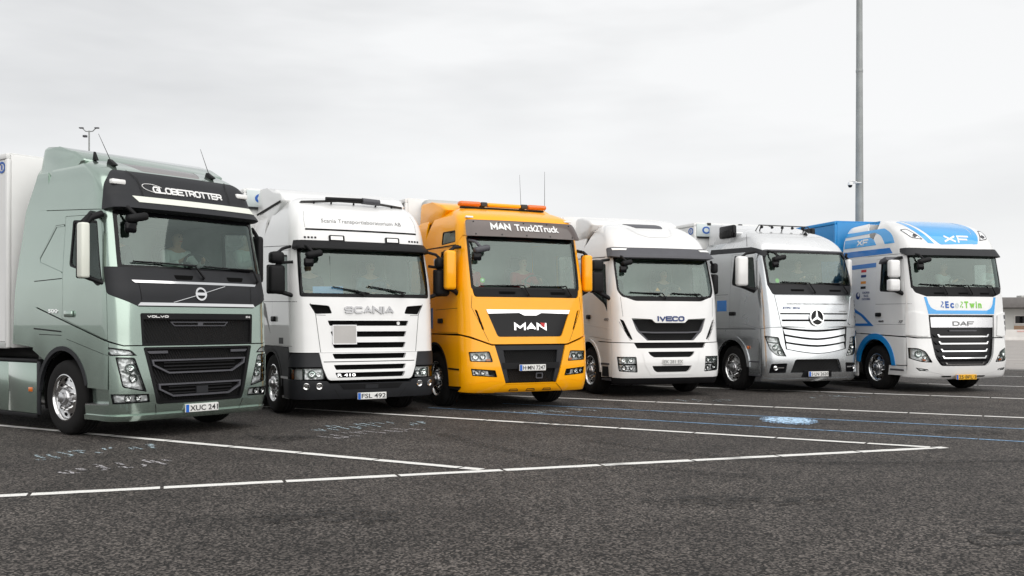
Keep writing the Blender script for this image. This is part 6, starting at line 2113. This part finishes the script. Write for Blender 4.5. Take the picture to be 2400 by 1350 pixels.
def painted_line(a, b, w, mat, seg=1.085, gap=.032, off=0.0, name='parking_line', z=.004, label=None, wob=.006):
    a, b = Vector((a[0], a[1], 0)), Vector((b[0], b[1], 0))
    root = link(name, None)
    root.location = (a.x, a.y, 0)
    tag(root, label, kind='structure')
    d_ = b - a
    L_ = d_.length
    d_.normalize()
    n_ = Vector((-d_.y, d_.x, 0))
    t = -off
    while t < L_:
        t0, t1 = max(t, 0), min(t + seg - gap, L_)
        if t1 - t0 > .05:
            V, F = [], []
            m = max(2, int((t1 - t0) / .12))
            for k in range(m + 1):
                q = d_ * (t0 + (t1 - t0) * k / m)
                e1, e2 = random.uniform(-wob, wob), random.uniform(-wob, wob)
                V += [q + n_ * (w / 2 + e1) + Vector((0, 0, z)), q - n_ * (w / 2 + e2) + Vector((0, 0, z))]
            for k in range(m):
                F.append((2 * k, 2 * k + 2, 2 * k + 3, 2 * k + 1)[::-1])
            mesh('line_segment', V, F, mat, root)
        t += seg
    return root


Lab = 'broken white parking bay line painted on the asphalt'
A1, B1 = Vector((-4.47, 8.56)), Vector((5.27, 11.94))
u1 = (B1 - A1).normalized()
painted_line(A1 - u1 * 3.9, B1, .14, 'line_white', seg=1.10, off=.25, label='long white line running across the front of the parking bays')
ub = Vector((7.25, -4.41)).normalized()
A2, B2 = Vector((-7.56, 14.5)), Vector((-.31, 10.09))
painted_line(A2 - ub * 6, B2, .13, 'line_white', seg=1.13, off=.45, z=.008, label='white bay line passing under the front wheel of the pale green truck')
A3, B3 = Vector((-2.45, 16.59)), Vector((5.08, 11.93))
painted_line(A3 - ub * 6, B3, .13, 'line_white', seg=1.14, off=.69, z=.008, label='white bay line starting beside the white truck with dark bumper')
A4, B4 = Vector((1.2, 19.71)), Vector((8.18, 15.68))
painted_line(A4 - ub * 6, B4 + (B4 - A4).normalized() * 6, .13, 'line_white', seg=1.14, off=.2, label='white bay line starting beside the orange truck')
A5, B5 = Vector((4.8, 23.0)), Vector((10.29, 19.71))
painted_line(A5 - ub * 5, B5 + (B5 - A5).normalized() * 10, .13, 'line_white', seg=1.14, off=.6, label='white bay line starting beside the silver truck')
for k, p in enumerate([(11.09, 24.3), (14.26, 28.28), (17.0, 32.0), (19.5, 36.5), (22.2, 41.0), (25.2, 46.0), (28.5, 52.0), (33.0, 60.0)]):
    q = Vector(p)
    painted_line(q - ub * 3, q + ub * 14, .11, 'line_white', seg=1.14, label='white bay line number %d of the bays beyond the last truck' % (k + 1))
painted_line((1.52 - 1.7, 17.51 + 1.02), (7.32 + 3.4, 14.02 - 2.05), .075, 'line_blue', seg=3.0, gap=.02, z=.006, wob=.012, label='thin blue chalk line, the farther of two')
painted_line((0 - 1.5, 16.67 + .96), (6.52 + 3.2, 12.5 - 2.05), .075, 'line_blue', seg=3.0, gap=.02, z=.006, wob=.012, label='thin blue chalk line, the nearer of two')
# chalk disc
V = [(4.28, 15.2, .012)] + [(4.28 + (.43 + .05 * random.uniform(-1, 1)) * math.cos(2 * math.pi * k / 40), 15.2 + (.62 + .07 * random.uniform(-1, 1)) * math.sin(2 * math.pi * k / 40), .012) for k in range(40)]
o = mesh('chalk_disc', V, [(0, 1 + k, 1 + (k + 1) % 40) for k in range(40)], 'chalk_disc')
tag(o, 'pale blue chalk disc between the two blue lines', kind='structure')
V = [(4.30, 15.2, .016)] + [(4.30 + (.33 + .06 * random.uniform(-1, 1)) * math.cos(2 * math.pi * k / 40), 15.2 + (.46 + .09 * random.uniform(-1, 1)) * math.sin(2 * math.pi * k / 40), .016) for k in range(40)]
mesh('chalk_core', V, [(0, 1 + k, 1 + (k + 1) % 40) for k in range(40)], 'chalk_core', o)


def scribble(a, b, h, mat, n, label, seed):
    rn = random.Random(seed)
    a, b = Vector((a[0], a[1], 0)), Vector((b[0], b[1], 0))
    root = link('chalk_marking', None)
    root.location = (a.x, a.y, 0)
    tag(root, label, kind='structure')
    d_ = b - a
    L_ = d_.length
    d_.normalize()
    n_ = Vector((d_.y, -d_.x, 0))
    cw = L_ / n
    for k in range(n):
        c0 = d_ * (cw * (k + .15))
        m0 = rn.randint(3, 7)
        x_, y_ = rn.uniform(0, .5), rn.uniform(0, 1)
        pts = []
        g_ = rn.uniform(0, 6.28)
        for j in range(m0):
            pts.append((x_, y_))
            g_ += rn.uniform(-1.3, 1.3)
            x_ = min(1.15, max(-.1, x_ + .30 * math.cos(g_)))
            y_ = min(1.05, max(-.05, y_ + .38 * math.sin(g_)))
        P_ = [c0 + d_ * (p[0] * cw * .75) + n_ * ((p[1] - .5) * -h) + Vector((rn.uniform(-.02, .02), rn.uniform(-.02, .02), 0)) for p in pts]
        V, F = [], []
        for i, p in enumerate(P_):
            t_ = (P_[min(i + 1, len(P_) - 1)] - P_[max(i - 1, 0)]).normalized()
            m_ = Vector((-t_.y, t_.x, 0)) * .018
            V += [p + m_ + Vector((0, 0, .009)), p - m_ + Vector((0, 0, .009))]
        for i in range(len(P_) - 1):
            F.append((2 * i, 2 * i + 1, 2 * i + 3, 2 * i + 2))
        mesh('chalk_stroke', V, F, mat, root)
    return root


scribble((-5.43, 10.95), (-4.25, 12.05), .55, 'chalk_blue', 13, 'pale blue chalk scribble in front of the pale green truck', 3)
scribble((-4.63, 9.94), (-3.70, 10.80), .45, 'chalk_white', 11, 'white chalk scribble nearest the left end of the front line', 5)
scribble((-2.9, 13.9), (-1.3, 15.05), .6, 'chalk_blue', 16, 'pale blue chalk scribble in front of the white truck with dark bumper', 8)
scribble((-2.5, 12.95), (-1.4, 14.1), .45, 'chalk_white', 13, 'white chalk scribble in front of the white truck with dark bumper', 11)
scribble((.14, 16.43), (1.3, 17.25), .6, 'chalk_blue', 14, 'pale blue chalk scribble in front of the orange truck', 13)
scribble((3.3, 19.1), (4.4, 19.45), .6, 'chalk_blue', 6, 'pale blue chalk scribble in front of the white truck with grey visor', 17)
scribble((6.07, 20.0), (7.3, 20.4), .6, 'chalk_blue', 6, 'pale blue chalk scribble in front of the silver truck', 19)


def skid(pts, w, label):
    V, F = [], []
    P_ = [Vector((p[0], p[1], 0)) for p in pts]
    Q = []
    for i in range(len(P_) - 1):
        for j in range(8):
            t = j / 8
            a_, b_ = P_[max(i - 1, 0)], P_[min(i + 2, len(P_) - 1)]
            p0, p1 = P_[i], P_[i + 1]
            Q.append(.5 * (2 * p0 + (p1 - a_) * t + (2 * a_ - 5 * p0 + 4 * p1 - b_) * t * t + (-a_ + 3 * p0 - 3 * p1 + b_) * t**3))
    Q.append(P_[-1])
    for i, p in enumerate(Q):
        d_ = (Q[min(i + 1, len(Q) - 1)] - Q[max(i - 1, 0)]).normalized()
        n_ = Vector((-d_.y, d_.x, 0)) * w / 2
        V += [p + n_ + Vector((0, 0, .010)), p - n_ + Vector((0, 0, .010))]
    for i in range(len(Q) - 1):
        F.append((2 * i, 2 * i + 1, 2 * i + 3, 2 * i + 2))
    o = mesh('tyre_mark', V, F, 'skid')
    return tag(o, label, kind='structure')


skid([(4.2, 20.6), (4.0, 18.6), (4.4, 17.0), (6.0, 15.6), (9.0, 15.0)], .2, 'dark curved tyre mark in front of the silver truck')
skid([(2.0, 18.8), (2.1, 17.4), (3.0, 16.0), (5.0, 14.6)], .18, 'dark curved tyre mark in front of the white truck with grey visor')
skid([(-1.0, 13.4), (-.2, 11.9), (.5, 10.9), (2.4, 9.6)], .22, 'long dark tyre mark crossing the front line')
skid([(1.0, 12.6), (2.0, 11.4), (3.4, 10.6), (6.0, 10.8)], .2, 'faint dark tyre mark right of the line crossing')


def stain(x, y, rx, ry, label):
    n = 26
    ph = [random.uniform(0, 6.28) for _ in range(3)]
    V = [(x, y, .014)]
    for k in range(n):
        a = 2 * math.pi * k / n
        q = 1 + .22 * math.sin(2 * a + ph[0]) + .16 * math.sin(3 * a + ph[1]) + .1 * math.sin(5 * a + ph[2])
        V.append((x + rx * q * math.cos(a), y + ry * q * math.sin(a), .014))
    o = mesh('oil_stain', V, [(0, 1 + k, 1 + (k + 1) % n) for k in range(n)], 'oil')
    return tag(o, label, kind='structure')


stain(-1.4, 7.6, .5, .35, 'dark oil stain on the asphalt in the left foreground')
stain(1.9, 8.3, .7, .3, 'dark oil stain on the asphalt below the middle of the front line')
stain(.6, 14.6, .4, .5, 'dark oil stain in front of the orange truck')
stain(-3.0, 12.9, .35, .4, 'dark oil stain in front of the white truck with dark bumper')
stain(6.2, 13.6, .6, .4, 'dark oil stain right of the chalk disc')
stain(3.6, 6.9, .45, .25, 'dark oil stain on the asphalt in the right foreground')


# ------------------------------------------------------------------ masts, lamp post, far building
def light_mast():
    r = empty('light_mast', (10.62, 30.0, 0))
    tag(r, 'tall grey steel light mast standing behind the white and blue truck', 'mast')
    tube('pole', [(0, 0, 0), (0, 0, 5), (0, 0, 9.0), (0, 0, 20)], [.135, .118, .098, .062], 'galvanised', r, n=16)
    lathe('pole_joint', [(.103, 9.2), (.106, 9.22), (.106, 9.27), (.101, 9.29)], 'galvanised', r, n=16, axis='z')
    lathe('base_plate', [(0, .0), (.26, .0), (.26, .03), (.15, .05), (.14, .12)], 'galvanised', r, n=16, axis='z')
    for k in range(4):
        a = R(45 + 90 * k)
        tube('lamp_arm', [(0, 0, 19.9), (.5 * math.cos(a), .5 * math.sin(a), 20.1), (.9 * math.cos(a), .9 * math.sin(a), 20.1)], .03, 'galvanised', r)
        box('lamp_head', (.9 * math.cos(a) - .25, .9 * math.sin(a) - .25, 20.03), (.9 * math.cos(a) + .25, .9 * math.sin(a) + .25, 20.16), 'slate_plastic', r, bev=.04)


light_mast()
sc_ = empty('security_camera', (10.62, 30.0, 5.8))
tag(sc_, 'small white dome camera on a bracket of the tall mast', 'camera')
box('bracket', (-.22, -.14, -.01), (.02, -.08, .03), 'trailer_white', sc_, bev=.008)
tube('arm', [(-.10, -.12, .01), (-.24, -.14, .07), (-.33, -.14, .05)], .022, 'trailer_white', sc_)
lathe('housing', [(0, .06), (.05, .05), (.075, .0), (.075, -.05), (.0, -.05)], 'trailer_white', sc_, n=16, axis='z', loc=(-.33, -.14, -.02))
lathe('dome', [(.066, -.05), (.055, -.095), (.03, -.12), (0, -.125)], 'gloss_black', sc_, n=16, axis='z', loc=(-.33, -.14, -.02))

lp = empty('street_lamp', (-23.7, 55.0, 0))
tag(lp, 'distant double-armed lamp post rising behind the pale green truck', 'street lamp')
tube('pole', [(0, 0, 0), (0, 0, 6), (0, 0, 12.35)], [.09, .06, .04], 'galvanised', lp, n=12)
for s in (-1, 1):
    tube('lamp_arm', [(0, 0, 12.3), (s * .2, 0, 12.32), (s * .36, 0, 12.48)], .03, 'galvanised', lp)
    prism('lamp_head', [(-.09, 12.47), (.09, 12.47), (.07, 12.54), (-.07, 12.54)], *sorted((s * .31, s * .56)), 'slate_plastic', lp, bev=.03)
box('sensor_box', (-.34, -.08, 11.98), (-.12, .08, 12.10), 'slate_plastic', lp, bev=.02)


def warehouse():
    r = empty('warehouse', (72, 104, 0), R(-4))
    tag(r, 'low pale building with dark flat roof edge in the far distance at right', 'building')
    w = 46
    box('wall', (-w, 0, 0), (w, 12, 3.2), 'wall_pale', r, bev=0)
    box('roof_fascia', (-w - 1.2, -1.6, 3.25), (w + 1.2, 12.5, 4.35), 'fascia_grey', r, bev=.05)
    for k in range(17):
        x = -w + 1.0 + k * 5.6
        box('roof_vent', (x, 1.0, 4.36), (x + 2.6, 2.2, 4.62), 'wall_pale', r, bev=.02)
        box('column', (x - .12, -1.3, 0), (x + .12, -1.06, 3.24), 'concrete_pale', r, bev=.02)
    for k in range(14):
        x = -w + 2.2 + k * 6.4
        if k % 3 == 2:
            d_ = box('door', (x, -.06, .1), (x + 3.2, -.004, 2.9), 'door_brown', r, bev=.02)
            box('door_handle', (x + 2.9, -.12, 1.0), (x + 2.98, -.062, 1.3), 'steel_dark', d_, bev=.01)
        else:
            f_ = box('window', (x, -.05, 1.5), (x + 3.0, -.004, 2.5), 'concrete_pale', r, bev=.02)
            for j in range(2):
                box('pane', (x + .12 + 1.42 * j, -.07, 1.62), (x + 1.44 + 1.42 * j, -.052, 2.38), 'gloss_black', f_, bev=0)
        box('cladding_panel', (x, -.03, .05), (x + 3.0, -.002, 1.35), 'door_brown' if k % 3 == 1 else 'wall_pale', r, bev=.01)


warehouse()
bw = prism('barrier_wall', [(-.3, 0), (.3, 0), (.16, .3), (.10, 1.0), (-.10, 1.0), (-.16, .3)], -34, 34, 'concrete_pale', None, bev=.02)
bw.location = (64, 92, 0)
tag(bw, 'low pale concrete wall with a pink strip in front of the far building', 'wall')
for k in range(12):
    box('warning_strip', (-33.5 + 5.6 * k, -.150, .80), (-29.5 + 5.6 * k, -.118, .90), 'barrier_pink', bw, bev=0)
ap = mesh('sheen_sheet', [(10.5, 36.6, .003), (60, 6.5, .003), (260, 6.5, .003), (260, 600, .003), (10.5, 600, .003)], [(0, 1, 2, 3, 4)], 'far_sheen')  # added sheet: far asphalt's grazing sheen painted as a paler colour
tag(ap, 'added pale sheet beyond the last bays at right, ground sheen put into its colour', kind='structure')
